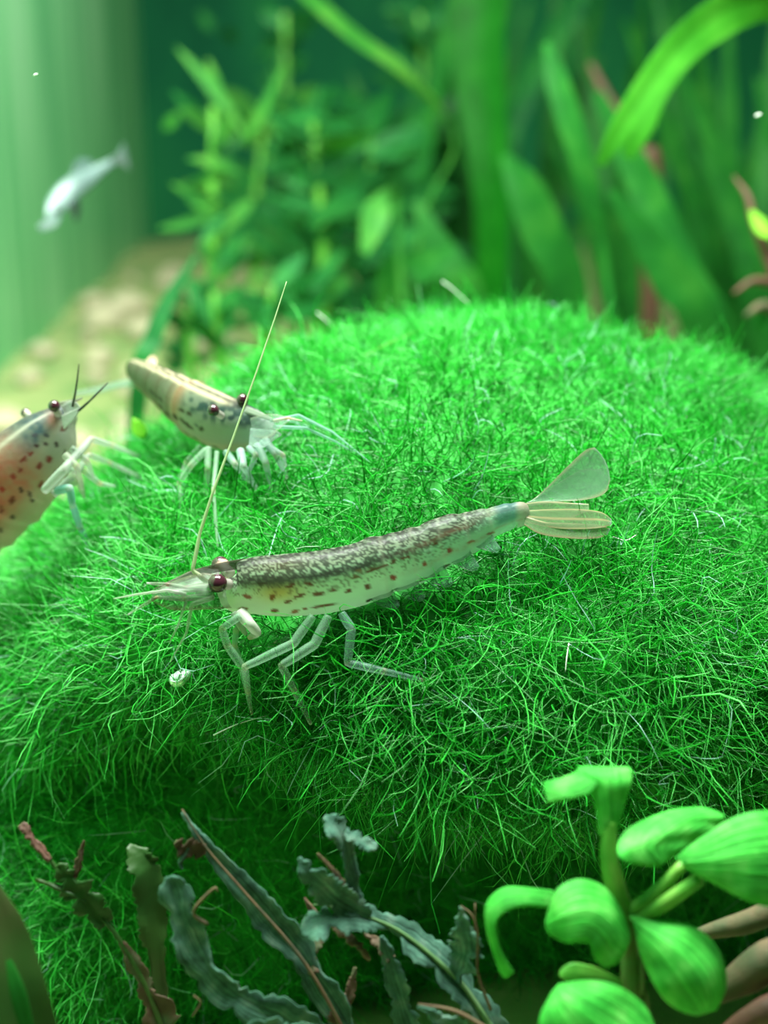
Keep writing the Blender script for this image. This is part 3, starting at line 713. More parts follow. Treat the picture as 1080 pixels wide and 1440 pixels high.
for pts, w in [([(293, 630, 12.2), (292, 660, 12.1), (290, 696, 12.2)], [10, 9, 5]), ([(290, 632, 12.2), (268, 655, 12.15), (252, 680, 12.2), (256, 735, 12.1)], [9, 9, 7, 3]), ([(282, 628, 12.4), (262, 650, 12.5), (248, 685, 12.4)], [8, 7, 3]), ([(305, 636, 12.1), (300, 690, 11.82), (306, 768, 11.62)], [7, 6, 3])]:
    limb(s2, 'leg', pts, w, base=(.45, .66, .48), alpha=.45, joint=(.62, .58, .35))
fan(s2, 'tail_fan_blade', [[(196, 532, 14.1), (190, 544, 14.1)], [(170, 535, 14.3), (168, 546, 14.3)], [(140, 543, 14.5), (138, 553, 14.5)], [(104, 552, 14.6), (104, 557, 14.6)]], base=(.62, .74, .64), alpha=.65, edge=(.75, .62, .4), ew=.2, ea=.4)
fan(s2, 'tail_fan_blade', [[(208, 512, 14.1), (219, 514, 14.1)], [(207, 506, 14.2), (221, 508, 14.2)], [(213, 500, 14.25), (219, 502, 14.25)]], base=(.75, .52, .36), alpha=.9, edge=(.8, .6, .4), nv=8, nu=6)

# --- third shrimp, rearing up at the left
s3 = empty('shrimp', P(127, 775, 12.75), 'reddish shrimp dotted with dark red spots rearing up beside the stone', 'shrimp', 'shrimps on the algae stone')
def col3(s, v, px, py, av):
    n = len(s); c = np.tile(np.array([.40, .42, .29]), (n, 1))
    n1 = vnoise(px*.14, py*.14, 18); n2 = vnoise(px*.45, py*.45, 19)
    head = (1-sstep(.28, .45, s))
    bl = head*(1-sstep(.42, .62, v)); c = mixc(c, (.05, .11, .13), bl*(.6+.45*n1))
    c = mixc(c, (.34, .46, .42), head*sstep(.45, .7, v)*.5)
    pk = sstep(.30, .45, s)*(1-sstep(.62, .9, v)); c = mixc(c, (.55, .17, .13), pk*(.5+.5*n1))
    c = mixc(c, (.60, .16, .13), sstep(.42, .60, s)*(1-sstep(.55, .8, v))*.5*n2)
    c = mixc(c, (.10, .08, .08), np.exp(-((v-.03)/.07)**2)*sstep(.12, .2, s)*(.4+.6*n2)*.8)
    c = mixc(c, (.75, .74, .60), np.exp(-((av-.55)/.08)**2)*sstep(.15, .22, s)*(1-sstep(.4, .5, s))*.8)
    c = mixc(c, (.42, .20, .14), np.exp(-((px-74)/9)**2-((py-590)/13)**2)*.8)
    al = .96-.25*sstep(.72, 1, v)
    return np.hstack([c, al[:, None]])
R3 = (.22, .012, .015); K3 = (.035, .012, .018)
sp3 = [(52, 627, 4, 3, 0, K3), (64, 624, 3.2, 3, 0, K3), (79.5, 625, 3, 4.2, 0, K3), (65, 612, 4, 3, 10, (.05, .06, .08)), (49, 612, 5, 3, 0, (.06, .07, .09)), (91, 636, 1.8, 4.5, 0, K3), (33, 646, 6, 3, -35, R3), (43, 638, 5, 2.5, -40, R3), (69, 646, 4.5, 5, 0, R3),
       (55, 655, 3.5, 6, 20, R3), (29, 661, 3.5, 4, 0, R3), (19, 670, 4, 4.5, 0, (.32, .02, .02)), (3, 688, 4, 4, 0, (.4, .02, .02)), (57, 681, 3.5, 6, 25, (.2, .02, .02)), (30, 690, 2.8, 4.6, -10, K3), (42, 695, 2.8, 4.6, -15, K3), (17, 704, 4, 6.5, 25, (.14, .01, .01)), (2, 718, 3, 6, 10, (.14, .01, .01)), (18, 727, 3, 4, 30, K3), (78, 663, 2, 4.5, 15, (.2, .15, .12)), (90, 602, 6, 4, -30, (.16, .07, .05)), (1, 745, 3, 4, 0, K3), (46, 704, 3, 2.4, 0, K3)]
st3 = [(106, 576, 12.30, 5), (100, 580, 12.30, 14), (88, 590, 12.30, 25), (72, 610, 12.32, 42), (52, 636, 12.36, 55), (28, 664, 12.42, 62), (0, 697, 12.5, 62), (-34, 735, 12.6, 56), (-66, 775, 12.7, 46), (-92, 815, 12.85, 36), (-108, 850, 13.0, 26), (-116, 872, 13.1, 16)]
UV3 = (-.75, -.25, .75)
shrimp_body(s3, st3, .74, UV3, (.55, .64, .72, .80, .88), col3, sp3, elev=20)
eye(s3, 76, 571, 12.08, 8.5, (82, 583, 12.2), (.5, .25, .2))
eye(s3, 36, 581, 12.5, 7, (50, 592, 12.42), (.7, .6, .45))
blade('rostrum', [(80, 572, 12.25), (95, 567, 12.22), (116, 560, 12.2)], [12, 8, 2], M['fin'], s3, tilt=.2, colf=lambda u, v: (.45, .42, .34, .8))
fan(s3, 'antennal_scale', [[(86, 570, 12.15), (94, 590, 12.1)], [(98, 564, 12.1), (108, 582, 12.05)], [(108, 566, 12.05), (114, 574, 12.03)]], base=(.62, .68, .6), alpha=.65, edge=(.8, .8, .72), ew=.2, ea=.5, nv=10)
fan(s3, 'antennal_scale', [[(86, 584, 12.1), (90, 604, 12.08)], [(100, 578, 12.05), (104, 590, 12.03)], [(110, 574, 12.02), (112, 578, 12.01)]], base=(.68, .72, .64), alpha=.65, edge=(.8, .8, .72), ew=.2, ea=.5, nv=10)
limb(s3, 'antenna', [(102, 572, 12.05), (106, 552, 12.0), (109, 530, 12.0), (111, 512, 12.0)], [4, 3, 2.4, 1.2], base=(.05, .06, .04), alpha=.8, joint=None)
limb(s3, 'antenna', [(110, 578, 12.02), (126, 564, 12.0), (142, 548, 12.02), (152, 538, 12.05)], [4, 3, 2.6, 1.2], base=(.05, .055, .045), alpha=.85, joint=None)
limb(s3, 'leg', [(62, 690, 12.1), (90, 660, 12.0), (128, 617, 12.3), (156, 626, 12.9), (197, 642, 13.7)], [12, 13, 9, 7, 3], base=(.5, .58, .5), alpha=.6, tip=(.5, .8, .75))
limb(s3, 'leg', [(75, 696, 12.15), (104, 668, 12.2), (125, 640, 12.5), (152, 650, 12.9), (203, 674, 13.3)], [11, 11, 8, 7, 3], base=(.45, .56, .46), alpha=.55, tip=(.45, .75, .68))
limb(s3, 'leg', [(80, 690, 12.1), (98, 686, 12.0), (102, 710, 12.05), (112, 740, 12.4), (128, 776, 12.85)], [12, 11, 10, 9, 4], base=(.22, .52, .46), alpha=.7, joint=(.75, .58, .36), tip=(.85, .62, .4))
limb(s3, 'leg', [(88, 660, 12.3), (118, 662, 12.4), (140, 680, 12.5), (162, 684, 12.55)], [10, 9, 7, 3], base=(.45, .6, .48), alpha=.5)
limb(s3, 'leg', [(90, 680, 12.2), (112, 676, 12.3), (118, 700, 12.4)], [13, 10, 4], base=(.5, .6, .46), alpha=.6)
limb(s3, 'mouthpart', [(92, 640, 12.1), (108, 656, 12.05), (116, 688, 12.2)], [12, 10, 4], base=(.5, .56, .42), alpha=.45)
limb(s3, 'mouthpart', [(100, 630, 12.15), (122, 648, 12.2), (132, 672, 12.35)], [10, 9, 4], base=(.5, .62, .5), alpha=.5)
fan(s3, 'tail_fan_blade', [[(-106, 862, 13.05), (-124, 866, 13.05)], [(-104, 900, 13.2), (-138, 904, 13.2)], [(-112, 930, 13.3), (-140, 930, 13.3)]], alpha=.5)
fan(s3, 'telson', [[(-108, 862, 13.0), (-122, 866, 13.0)], [(-112, 905, 13.1), (-128, 908, 13.1)], [(-118, 925, 13.2), (-124, 926, 13.2)]], alpha=.6)

# the algae part round the shrimps' bodies
fur('hair_algae', 72000, w_cap, lambda px, py, t: .21+.13*np.clip((py-520)/400, 0, 1), 3, parent=stone)

# ------------------------------------------------------------------ plants behind the stone
ROOTS = []
def floor_below(p, dz=-.1):
    return Vector((p.x, p.y, ZF+dz))
def plant(name, px, py, D, label, cat='water plant', group=None):
    b = P(px, py, D)
    ROOTS.append(b.copy())
    return empty(name, (b.x, b.y, ZF), label, cat, group)
def stem(root, pts, widths, mat, name='stem'):
    w = [P(*p) for p in pts]
    return tube(name, w, [x*p[2]/FPX/2 for x, p in zip(widths, pts)], mat, root, 8)
def lance(root, b, t, D, w, mat, sag=0.0, dd=0.0, tilt=.3, seed=0):
    """lance-shaped leaf from base px b to tip px t"""
    (bx, by), (tx, ty) = b, t
    L_ = math.hypot(tx-bx, ty-by)
    pts = []; ws = []
    for k, (f, wf) in enumerate([(0, .14), (.2, .7), (.45, 1), (.7, .75), (.9, .35), (1, .05)]):
        pts.append((bx+(tx-bx)*f, by+(ty-by)*f+sag*L_*math.sin(PI*f)*-1, D+dd*f)); ws.append(w*wf)
    return blade('leaf', pts, ws, mat, root, tilt=tilt, nv=12, nu=4, thick=.03, cup=.12, seed=seed)

def stem_plant(label, base, top, D, leaves, mats, n_rand, seed, llen=(55, 95), wid=(13, 22), spread=1.0, group='stem plants behind the stone'):
    r = random.Random(seed)
    root = plant('stem_plant', base[0], base[1], D, label, group=group)
    fl = root.location
    tp = P(top[0], top[1], D); mid = Vector(fl).lerp(tp, .55)+Vector((r.uniform(-.3, .3), 0, 0))
    tube('stem', [Vector(fl)-Vector((0, 0, .1)), mid, tp], [.13, .11, .06], M['stalk'], root, 7)
    for (b, t, w, k) in leaves:
        lance(root, b, t, D+r.uniform(-.6, .4), w, mats[k % len(mats)], sag=r.uniform(-.08, .12), dd=r.uniform(-.9, .3), tilt=r.uniform(-.4, .4), seed=seed)
    for i in range(n_rand):
        f = r.uniform(.0, 1.0)
        bx = base[0]+(top[0]-base[0])*f; by = base[1]+(top[1]-base[1])*f
        an = r.choice([-1, 1])*r.uniform(.3, 1.5)*spread; ln = r.uniform(*llen)
        t = (bx+math.sin(an)*ln, by-math.cos(an)*ln*.75)
        lance(root, (bx, by), t, D+r.uniform(-.2, .8), r.uniform(*wid), mats[r.randrange(len(mats))], sag=r.uniform(-.1, .15), dd=r.uniform(-1.2, .8), tilt=r.uniform(-.7, .7), seed=seed+i)
    return root
SG, SD, SM = M['stemleaf'], M['stemleaf_deep'], M['stemleaf_dim']
stem_plant('light green stem plant with narrow spreading leaves nearest the side glass', (330, 470), (300, 150), 25.5,
    [((345, 190), (247, 66), 17, 0), ((318, 190), (292, 82), 18, 0), ((340, 200), (398, 92), 17, 0), ((340, 245), (262, 224), 15, 0), ((335, 242), (254, 272), 14, 0), ((318, 285), (222, 322), 17, 0), ((322, 300), (278, 350), 14, 1),
     ((250, 160), (228, 182), 18, 0), ((300, 210), (330, 150), 20, 0), ((345, 330), (296, 395), 16, 1)], [SG, SD], 12, 21, spread=.9)
stem_plant('dense green stem plant whose bright lower leaves point at the stone top', (420, 480), (440, 170), 26.5,
    [((365, 238), (428, 214), 16, 0), ((395, 168), (462, 166), 17, 0), ((432, 200), (505, 172), 16, 0), ((300, 375), (374, 344), 20, 0), ((455, 300), (388, 282), 16, 1), ((430, 430), (485, 352), 22, 1), ((420, 230), (455, 120), 15, 1), ((440, 330), (520, 300), 20, 1)], [SD, SD, SG], 30, 22, llen=(60, 120), wid=(18, 30))
stem_plant('broad mass of deep green leaves in the middle behind the stone', (500, 470), (520, 190), 29.5,
    [((500, 260), (585, 205), 26, 1), ((520, 300), (600, 275), 26, 1), ((470, 250), (400, 235), 24, 1)], [SD], 40, 23, llen=(80, 150), wid=(26, 44))
stem_plant('low leafy plant in the gap beside the stone shoulder', (310, 500), (300, 410), 24.5,
    [((290, 440), (262, 395), 18, 1), ((320, 450), (345, 395), 18, 1), ((300, 470), (292, 420), 20, 1)], [SD, SM], 12, 24, llen=(35, 65), wid=(14, 24))
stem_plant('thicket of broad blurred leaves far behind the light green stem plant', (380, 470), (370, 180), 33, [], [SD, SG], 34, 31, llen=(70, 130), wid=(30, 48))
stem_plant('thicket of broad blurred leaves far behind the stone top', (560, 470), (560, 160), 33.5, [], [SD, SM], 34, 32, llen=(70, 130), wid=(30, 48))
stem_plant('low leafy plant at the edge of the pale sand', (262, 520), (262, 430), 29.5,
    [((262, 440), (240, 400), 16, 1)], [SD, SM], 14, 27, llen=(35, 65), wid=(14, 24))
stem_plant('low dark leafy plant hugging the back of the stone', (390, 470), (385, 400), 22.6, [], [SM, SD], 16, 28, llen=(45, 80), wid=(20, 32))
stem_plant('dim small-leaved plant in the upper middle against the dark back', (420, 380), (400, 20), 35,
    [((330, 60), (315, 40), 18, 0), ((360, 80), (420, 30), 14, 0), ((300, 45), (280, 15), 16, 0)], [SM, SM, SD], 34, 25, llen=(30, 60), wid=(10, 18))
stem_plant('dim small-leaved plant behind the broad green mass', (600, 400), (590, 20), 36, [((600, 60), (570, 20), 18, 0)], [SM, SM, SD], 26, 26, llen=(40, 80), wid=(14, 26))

def ribbon_plant(name, label, base, D, leaves, group='ribbon-leaved plants behind the stone'):
    """leaves: (px polyline base->tip, widths, material); every leaf starts in the rosette on the sand"""
    root = plant(name, base[0], base[1], D, label, group=group)
    for k, (pts, ws, mt, tilt) in enumerate(leaves):
        blade('leaf', [(x, y, d) for x, y, d in pts], ws, mt, root, tilt=tilt, nv=26, nu=6, thick=.04, cup=.10, seed=k)
    tube('crown', [Vector(root.location)-Vector((0, 0, .15)), Vector(root.location)+Vector((0, 0, .5))], [.3, .16], M['stalk'], root, 8)
    return root
def rz(px, D, dy=0):
    """px point on the sand below, for leaf roots"""
    b = P(px, 400, D); q = proj((b.x, b.y, ZF)); return (px, q[1]+dy, q[2])
BR, SR, RB, DR = M['bright_ribbon'], M['sat_ribbon'], M['ribbon'], M['dark_ribbon']
ribbon_plant('ribbon_plant', 'plant with one long bright green leaf arching over at the upper right', (1160, 400), 20,
    [([rz(1165, 20), (1190, 300, 19.5), (1180, 90, 19.2), (1120, 10, 19), (1040, 6, 18.8), (960, 62, 18.6), (905, 135, 18.4), (868, 190, 18.4), (843, 232, 18.5)], [14, 30, 44, 48, 50, 46, 42, 30, 12], BR, .25),
     ([rz(1170, 20.2), (1200, 200, 19.9), (1120, 20, 19.4), (1000, 40, 19.2), (930, 110, 19.1), (900, 180, 19.1), (882, 222, 19.2)], [14, 30, 42, 44, 42, 36, 14], BR, .1)])
ribbon_plant('ribbon_plant', 'plant with a straight mid-green leaf hanging down in front of the dark back', (850, 520), 24,
    [([rz(850, 24), (862, 520, 23.9), (850, 360, 23.6), (836, 292, 23.3), (812, 205, 23), (785, 120, 23), (768, 60, 23.2)], [14, 16, 10, 26, 34, 34, 10], RB, .2),
     ([rz(990, 24), (985, 470, 23.7), (948, 398, 23.4), (905, 330, 23.2), (858, 268, 23)], [30, 52, 58, 40, 10], RB, -.2),
     ([rz(1010, 24.5), (1010, 480, 24), (960, 380, 24), (900, 250, 24.3), (840, 130, 24.6)], [30, 46, 50, 46, 14], DR, .3)])
ribbon_plant('ribbon_plant', 'plant with olive green leaves leaning left behind the stone top', (800, 480), 25.5,
    [([rz(815, 25.5), (800, 420, 25.2), (765, 330, 25), (735, 262, 25), (708, 218, 25.2)], [30, 56, 60, 48, 12], RB, .2),
     ([rz(690, 26), (660, 430, 25.7), (622, 360, 25.5), (585, 282, 25.5)], [30, 46, 46, 12], RB, -.3),
     ([rz(560, 25), (548, 400, 24.8), (590, 378, 24.4), (645, 352, 24.2)], [20, 36, 46, 12], RB, .3)])
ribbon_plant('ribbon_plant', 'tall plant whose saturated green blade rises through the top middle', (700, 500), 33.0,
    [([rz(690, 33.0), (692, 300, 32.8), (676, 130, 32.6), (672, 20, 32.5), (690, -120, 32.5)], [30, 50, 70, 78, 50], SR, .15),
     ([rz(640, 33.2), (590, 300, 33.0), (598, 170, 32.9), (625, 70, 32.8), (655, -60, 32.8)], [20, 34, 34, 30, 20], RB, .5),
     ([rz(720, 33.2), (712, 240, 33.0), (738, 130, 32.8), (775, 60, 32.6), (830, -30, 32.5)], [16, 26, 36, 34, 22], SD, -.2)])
ribbon_plant('ribbon_plant', 'thin pale blade slanting down from the top edge', (700, 480), 22,
    [([rz(560, 26.5), (590, 330, 26.2), (640, 200, 25.6), (575, 108, 24.6), (500, 52, 24.3), (425, -14, 24), (380, -60, 23.8)], [5, 5, 5, 15, 20, 20, 14], SG, .3)])
ribbon_plant('ribbon_plant', 'short plant with a pale broad leaf tip pointing down at the stone', (560, 460), 24,
    [([rz(575, 24), (560, 330, 24), (552, 270, 23.7), (530, 300, 23.4), (512, 356, 23.3)], [8, 10, 16, 40, 14], SG, .1)])
ribbon_plant('ribbon_plant', 'narrow blue-green blade standing beside the stone shoulder', (190, 600), 19,
    [([rz(178, 20), (195, 545, 20), (214, 478, 20), (238, 420, 20.1), (275, 362, 20.2)], [16, 26, 26, 20, 6], M['stemleaf_deep'], .2)])
# darker plants filling the back on the right
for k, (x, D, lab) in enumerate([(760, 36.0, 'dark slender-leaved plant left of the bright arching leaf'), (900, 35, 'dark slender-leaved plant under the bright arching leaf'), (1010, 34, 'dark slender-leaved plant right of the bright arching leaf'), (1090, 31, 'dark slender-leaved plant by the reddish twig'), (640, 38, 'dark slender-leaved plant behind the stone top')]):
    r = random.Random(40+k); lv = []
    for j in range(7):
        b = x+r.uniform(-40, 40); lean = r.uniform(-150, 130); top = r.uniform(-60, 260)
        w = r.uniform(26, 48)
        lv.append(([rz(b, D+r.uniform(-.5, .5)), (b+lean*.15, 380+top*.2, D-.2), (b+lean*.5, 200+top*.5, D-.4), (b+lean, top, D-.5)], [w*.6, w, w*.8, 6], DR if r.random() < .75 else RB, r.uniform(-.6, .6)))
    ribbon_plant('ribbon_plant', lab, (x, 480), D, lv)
# reddish twigs at the right edge
tw = plant('twig', 1120, 420, 19.5, 'reddish brown twig with a lime green shoot at the right edge', 'twig')
tb = P(1120, 430, 19.5)
tube('stem', [floor_below(tb), P(1130, 520, 19.50), P(1095, 400, 19.40), P(1062, 318, 19.30), P(1052, 278, 19.30), P(1032, 248, 19.40)], [.16, .13, .1, .06, .045, .015], M['redwood'], tw, 8)
tube('branch', [P(1095, 400, 19.40), P(1060, 395, 19.20), P(1032, 412, 19.10)], [.07, .05, .02], M['redwood'], tw, 7)
tube('branch', [P(1110, 450, 19.45), P(1075, 430, 19.20), P(1048, 444, 19.10)], [.08, .07, .03], M['wood'], tw, 7)
lance(tw, (1056, 296), (1092, 332), 19.1, 20, M['lime'], sag=-.15)
lance(tw, (1075, 470), (1062, 430), 19.3, 20, RB)
rk = plant('dark_stick', 690, 480, 27, 'dull reddish stick standing behind the arching leaf', 'stick')
tube('stem', [floor_below(P(925, 420, 27)), P(915, 260, 26.6), P(898, 220, 26.5), P(860, 150, 26.5), P(830, 90, 26.6)], [.16, .2, .22, .12, .05], M['redwood'], rk, 8)
tube('branch', [P(898, 220, 26.5), P(905, 180, 26.3)], [.12, .05], M['redwood'], rk, 7)

# pebbles on the sand at the left
bm = bmesh.new(); bmesh.ops.create_icosphere(bm, subdivisions=2, radius=1)
for v in bm.verts: v.co *= 1+.14*math.sin(v.co.x*3+1)*math.cos(v.co.y*4)+.08*math.sin(v.co.z*6)
pm = bpy.data.meshes.new('pebble'); bm.to_mesh(pm); bm.free(); pm.materials.append(M['pebble']); pm.polygons.foreach_set('use_smooth', [True]*len(pm.polygons))
r = random.Random(5); placed = []
for k in range(400):
    if len(placed) >= 34: break
    x = r.uniform(-8.4, -2.4); y = r.uniform(8, 36); sz = r.uniform(.28, .7)
    if any((x-a)**2+(y-b)**2 < (sz+c)**2 for a, b, c in placed): continue
    q = proj((x, y, sand_z(x, y)))
    if not (-10 < q[0] < 330): continue
    if any((x-a.x)**2+(y-a.y)**2 < (sz+.7)**2 for a in ROOTS): continue
    placed.append((x, y, sz))
    o = bpy.data.objects.new('pebble', pm); COL.objects.link(o)
    fz = sand_z(x, y)
    o.location = (x, y, fz+sz*.35); o.scale = (sz, sz*r.uniform(.7, 1), sz*.6); o.rotation_euler = (0, 0, r.uniform(0, 6))
    tag(o, 'pale rounded pebble lying on the sand beyond the reddish shrimp', 'pebble', 'pebbles on the sand')

# ------------------------------------------------------------------ small fish swimming by the side glass
fish = empty('small_fish', P(110, 262, 20), 'small silvery fish swimming head down by the green side glass', 'fish')
q = cr([list(P(x, y, D))+[h*D/FPX] for x, y, D, h in [(66, 306, 19.6, 2), (70, 301, 19.65, 8), (80, 288, 19.75, 15), (98, 268, 19.9, 17), (120, 252, 20.1, 14), (142, 237, 20.3, 8), (160, 226, 20.5, 5)]], 40)
V = []; Fc = []; nth = 20
T = np.gradient(q[:, :3], axis=0); T /= np.linalg.norm(T, axis=1, keepdims=True)
for i in range(40):
    t = Vector(T[i]); u = (UP+RT*-.6); u = (u-t*u.dot(t)).normalized(); w = t.cross(u)
    for j in range(nth):
        a = 2*PI*j/nth; V.append(Vector(q[i][:3])+(u*math.cos(a)+w*math.sin(a)*.5)*float(q[i][3]))
for i in range(39):
    for j in range(nth):
        j2 = (j+1) % nth; Fc.append((i*nth+j, i*nth+j2, (i+1)*nth+j2, (i+1)*nth+j))
Fc.append(tuple(range(nth))[::-1]); Fc.append(tuple(39*nth+j for j in range(nth)))
mesh('body', V, Fc, M['silver'], fish)
PR = lambda rows: [[P(*p) for p in r] for r in rows]
patch('tail_fin', PR([[(155, 224, 20.4), (163, 231, 20.5)], [(166, 214, 20.55), (172, 232, 20.6)], [(174, 200, 20.7), (183, 240, 20.75)]]), M['fishfin'], fish, 8, 6, .02)
patch('dorsal_fin', PR([[(98, 254, 19.95), (130, 238, 20.2)], [(102, 236, 20), (130, 230, 20.2)], [(110, 222, 20.05), (126, 224, 20.2)]]), M['fishfin'], fish, 8, 6, .02)
patch('pectoral_fin', PR([[(76, 300, 19.6), (86, 304, 19.6)], [(62, 310, 19.5), (78, 318, 19.5)], [(52, 318, 19.45), (60, 326, 19.45)]]), M['fishfin'], fish, 8, 6, .02)
patch('belly_fin', PR([[(98, 286, 19.8), (108, 276, 19.9)], [(102, 298, 19.8), (112, 290, 19.9)], [(104, 312, 19.8), (110, 308, 19.85)]]), M['dark'], fish, 8, 6, .02)
bm = bmesh.new(); bmesh.ops.create_uvsphere(bm, u_segments=12, v_segments=8, radius=.03, matrix=Matrix.Translation(P(79, 296, 19.62))); me = bpy.data.meshes.new('eye'); bm.to_mesh(me); bm.free()
child(link('eye', me, M['dark']), fish)

# ------------------------------------------------------------------ plants in front of the stone
FR, FD, SK = M['fresh'], M['fresh_deep'], M['stalk']
D0 = 9.35
bp = empty('broad_leaved_plant', floor_below(P(890, 1500, D0), 0), 'fresh green plant with rounded and curled leaves at the foot of the stone', 'water plant')
tube('stem', [floor_below(P(890, 1500, D0)), P(892, 1500, D0), P(888, 1400, D0), P(884, 1330, D0), P(878, 1275, D0)], [.09, .075, .065, .06, .06], M['stalk_old'], bp, 10)
def stalk(pts, ws): stem(bp, pts, ws, SK, 'leaf_stalk')
stalk([(880, 1290, D0), (866, 1250, D0-.02), (856, 1200, D0-.03), (858, 1150, D0-.03)], [30, 30, 25, 20])
stalk([(880, 1285, D0), (915, 1262, D0-.05), (962, 1214, D0-.08)], [24, 22, 15])
stalk([(882, 1300, D0), (930, 1272, D0-.08), (985, 1236, D0-.15)], [22, 24, 18])
stalk([(878, 1290, D0), (820, 1275, D0), (772, 1268, D0+.02)], [14, 12, 14])
# folded top leaf: two wings
fl = patch('leaf', PR([[(842, 1175, D0-.04), (858, 1168, D0-.08), (868, 1172, D0-.04)], [(836, 1130, D0-.02), (856, 1132, D0-.12), (878, 1130, D0-.02)], [(822, 1100, D0), (856, 1105, D0-.14), (888, 1098, D0)], [(812, 1082, D0+.04), (852, 1088, D0-.06), (887, 1082, D0+.06)], [(818, 1078, D0+.16), (852, 1080, D0+.1), (884, 1080, D0+.16)]]), FR, bp, 20, 12, .025, wav=.03, crease=-.09, flat=.6)
patch('leaf', PR([[(822, 1078, D0+.12), (846, 1092, D0-.02)], [(806, 1086, D0), (828, 1116, D0-.1)], [(786, 1094, D0-.06), (800, 1124, D0-.14)], [(764, 1100, D0-.06), (770, 1130, D0-.12)]]), FR, bp, 16, 12, .025, ragged=.05, wav=.04, crease=-.09, flat=.6)
# large oval leaf
patch('leaf', PR([[(936, 1212, D0-.08), (932, 1216, D0-.1), (926, 1219, D0-.1)], [(958, 1196, D0-.02), (910, 1190, D0-.12), (884, 1214, D0-.2)], [(985, 1178, D0+.06), (930, 1170, D0-.05), (868, 1196, D0-.15)], [(1008, 1163, D0+.14), (965, 1150, D0+.08), (882, 1166, D0-.02)], [(1018, 1153, D0+.2), (1000, 1144, D0+.2), (940, 1140, D0+.15)], [(1017, 1148, D0+.24), (1008, 1140, D0+.24), (985, 1135, D0+.23)]]), FR, bp, 22, 12, .025, cup=.02, crease=-.09, flat=.6, wav=.025)
# large right-hand leaf
patch('leaf', PR([[(950, 1206, D0-.14), (958, 1212, D0-.16), (965, 1222, D0-.16)], [(985, 1178, D0-.14), (1000, 1212, D0-.24), (1010, 1246, D0-.22)], [(1030, 1150, D0-.1), (1046, 1205, D0-.26), (1052, 1268, D0-.24)], [(1075, 1140, D0-.04), (1092, 1200, D0-.22), (1096, 1276, D0-.22)], [(1120, 1150, D0), (1134, 1200, D0-.14), (1138, 1260, D0-.16)], [(1160, 1185, D0+.02), (1164, 1205, D0-.04), (1166, 1228, D0-.05)]]), FR, bp, 22, 12, .025, cup=.04, crease=-.09, flat=.6, wav=.025)
# curled ribbon-like leaf on the left
patch('leaf', PR([[(778, 1252, D0+.02), (776, 1278, D0-.04)], [(742, 1248, D0), (740, 1274, D0-.08)], [(708, 1248, D0-.02), (716, 1280, D0-.1)], [(684, 1270, D0-.04), (702, 1290, D0-.1)], [(684, 1304, D0-.04), (698, 1306, D0-.1)], [(694, 1340, D0-.02), (704, 1336, D0-.08)], [(704, 1368, D0), (720, 1362, D0-.05)], [(711, 1376, D0), (724, 1366, D0-.03)]]), FR, bp, 28, 12, .025, wav=.02, crease=-.09, flat=.6)
# lobed middle leaf
patch('leaf', PR([[(770, 1290, D0-.18), (766, 1300, D0-.2), (772, 1314, D0-.2)], [(782, 1252, D0-.2), (796, 1290, D0-.3), (796, 1326, D0-.28)], [(812, 1236, D0-.16), (828, 1284, D0-.3), (826, 1326, D0-.3)], [(848, 1246, D0-.12), (856, 1296, D0-.26), (834, 1344, D0-.28)], [(874, 1280, D0-.08), (872, 1318, D0-.2), (848, 1360, D0-.24)], [(887, 1312, D0-.06), (884, 1332, D0-.12), (866, 1356, D0-.16)]]), FD, bp, 24, 12, .025, cup=.03, crease=-.09, flat=.6, wav=.025)
# bluish drooping leaf
patch('leaf', PR([[(884, 1288, D0-.06), (888, 1292, D0-.1), (892, 1298, D0-.08)], [(928, 1292, D0-.08), (916, 1312, D0-.2), (898, 1334, D0-.14)], [(978, 1304, D0-.12), (952, 1340, D0-.3), (914, 1374, D0-.2)], [(1012, 1338, D0-.14), (984, 1376, D0-.32), (936, 1408, D0-.22)], [(1022, 1384, D0-.14), (996, 1406, D0-.28), (962, 1424, D0-.2)], [(1008, 1420, D0-.12), (994, 1424, D0-.16), (980, 1428, D0-.14)]]), FD, bp, 24, 12, .025, cup=-.03, crease=-.09, flat=.6, wav=.025)
# bottom leaf, running out of frame
patch('leaf', PR([[(786, 1384, D0-.3), (782, 1388, D0-.32), (776, 1396, D0-.32)], [(832, 1378, D0-.3), (800, 1412, D0-.45), (758, 1436, D0-.4)], [(876, 1390, D0-.28), (836, 1442, D0-.5), (768, 1486, D0-.44)], [(912, 1422, D0-.24), (880, 1474, D0-.46), (810, 1524, D0-.4)], [(928, 1478, D0-.22), (912, 1508, D0-.36), (870, 1540, D0-.34)], [(926, 1520, D0-.24), (920, 1530, D0-.28), (908, 1540, D0-.28)]]), FR, bp, 24, 12, .025, cup=.03, crease=-.09, flat=.6, wav=.025)
patch('leaf', PR([[(876, 1378, D0-.04), (874, 1396, D0-.06)], [(838, 1358, D0-.06), (836, 1390, D0-.1)], [(806, 1352, D0-.06), (800, 1384, D0-.1)], [(788, 1364, D0-.06), (786, 1372, D0-.08)]]), M['stalk'], bp, 14, 12, .025, ragged=.06, wav=.05, crease=-.09, flat=.6)
for k, (a, b) in enumerate([((866, 1400), (872, 1470)), ((905, 1390), (910, 1470)), ((900, 1345), (897, 1420))]):
    tube('aerial_root', [P(*a, D0-.02), P((a[0]+b[0])/2+4, (a[1]+b[1])/2, D0-.05), P(*b, D0)], [.018, .016, .012], M['stalk_old'], bp, 6)

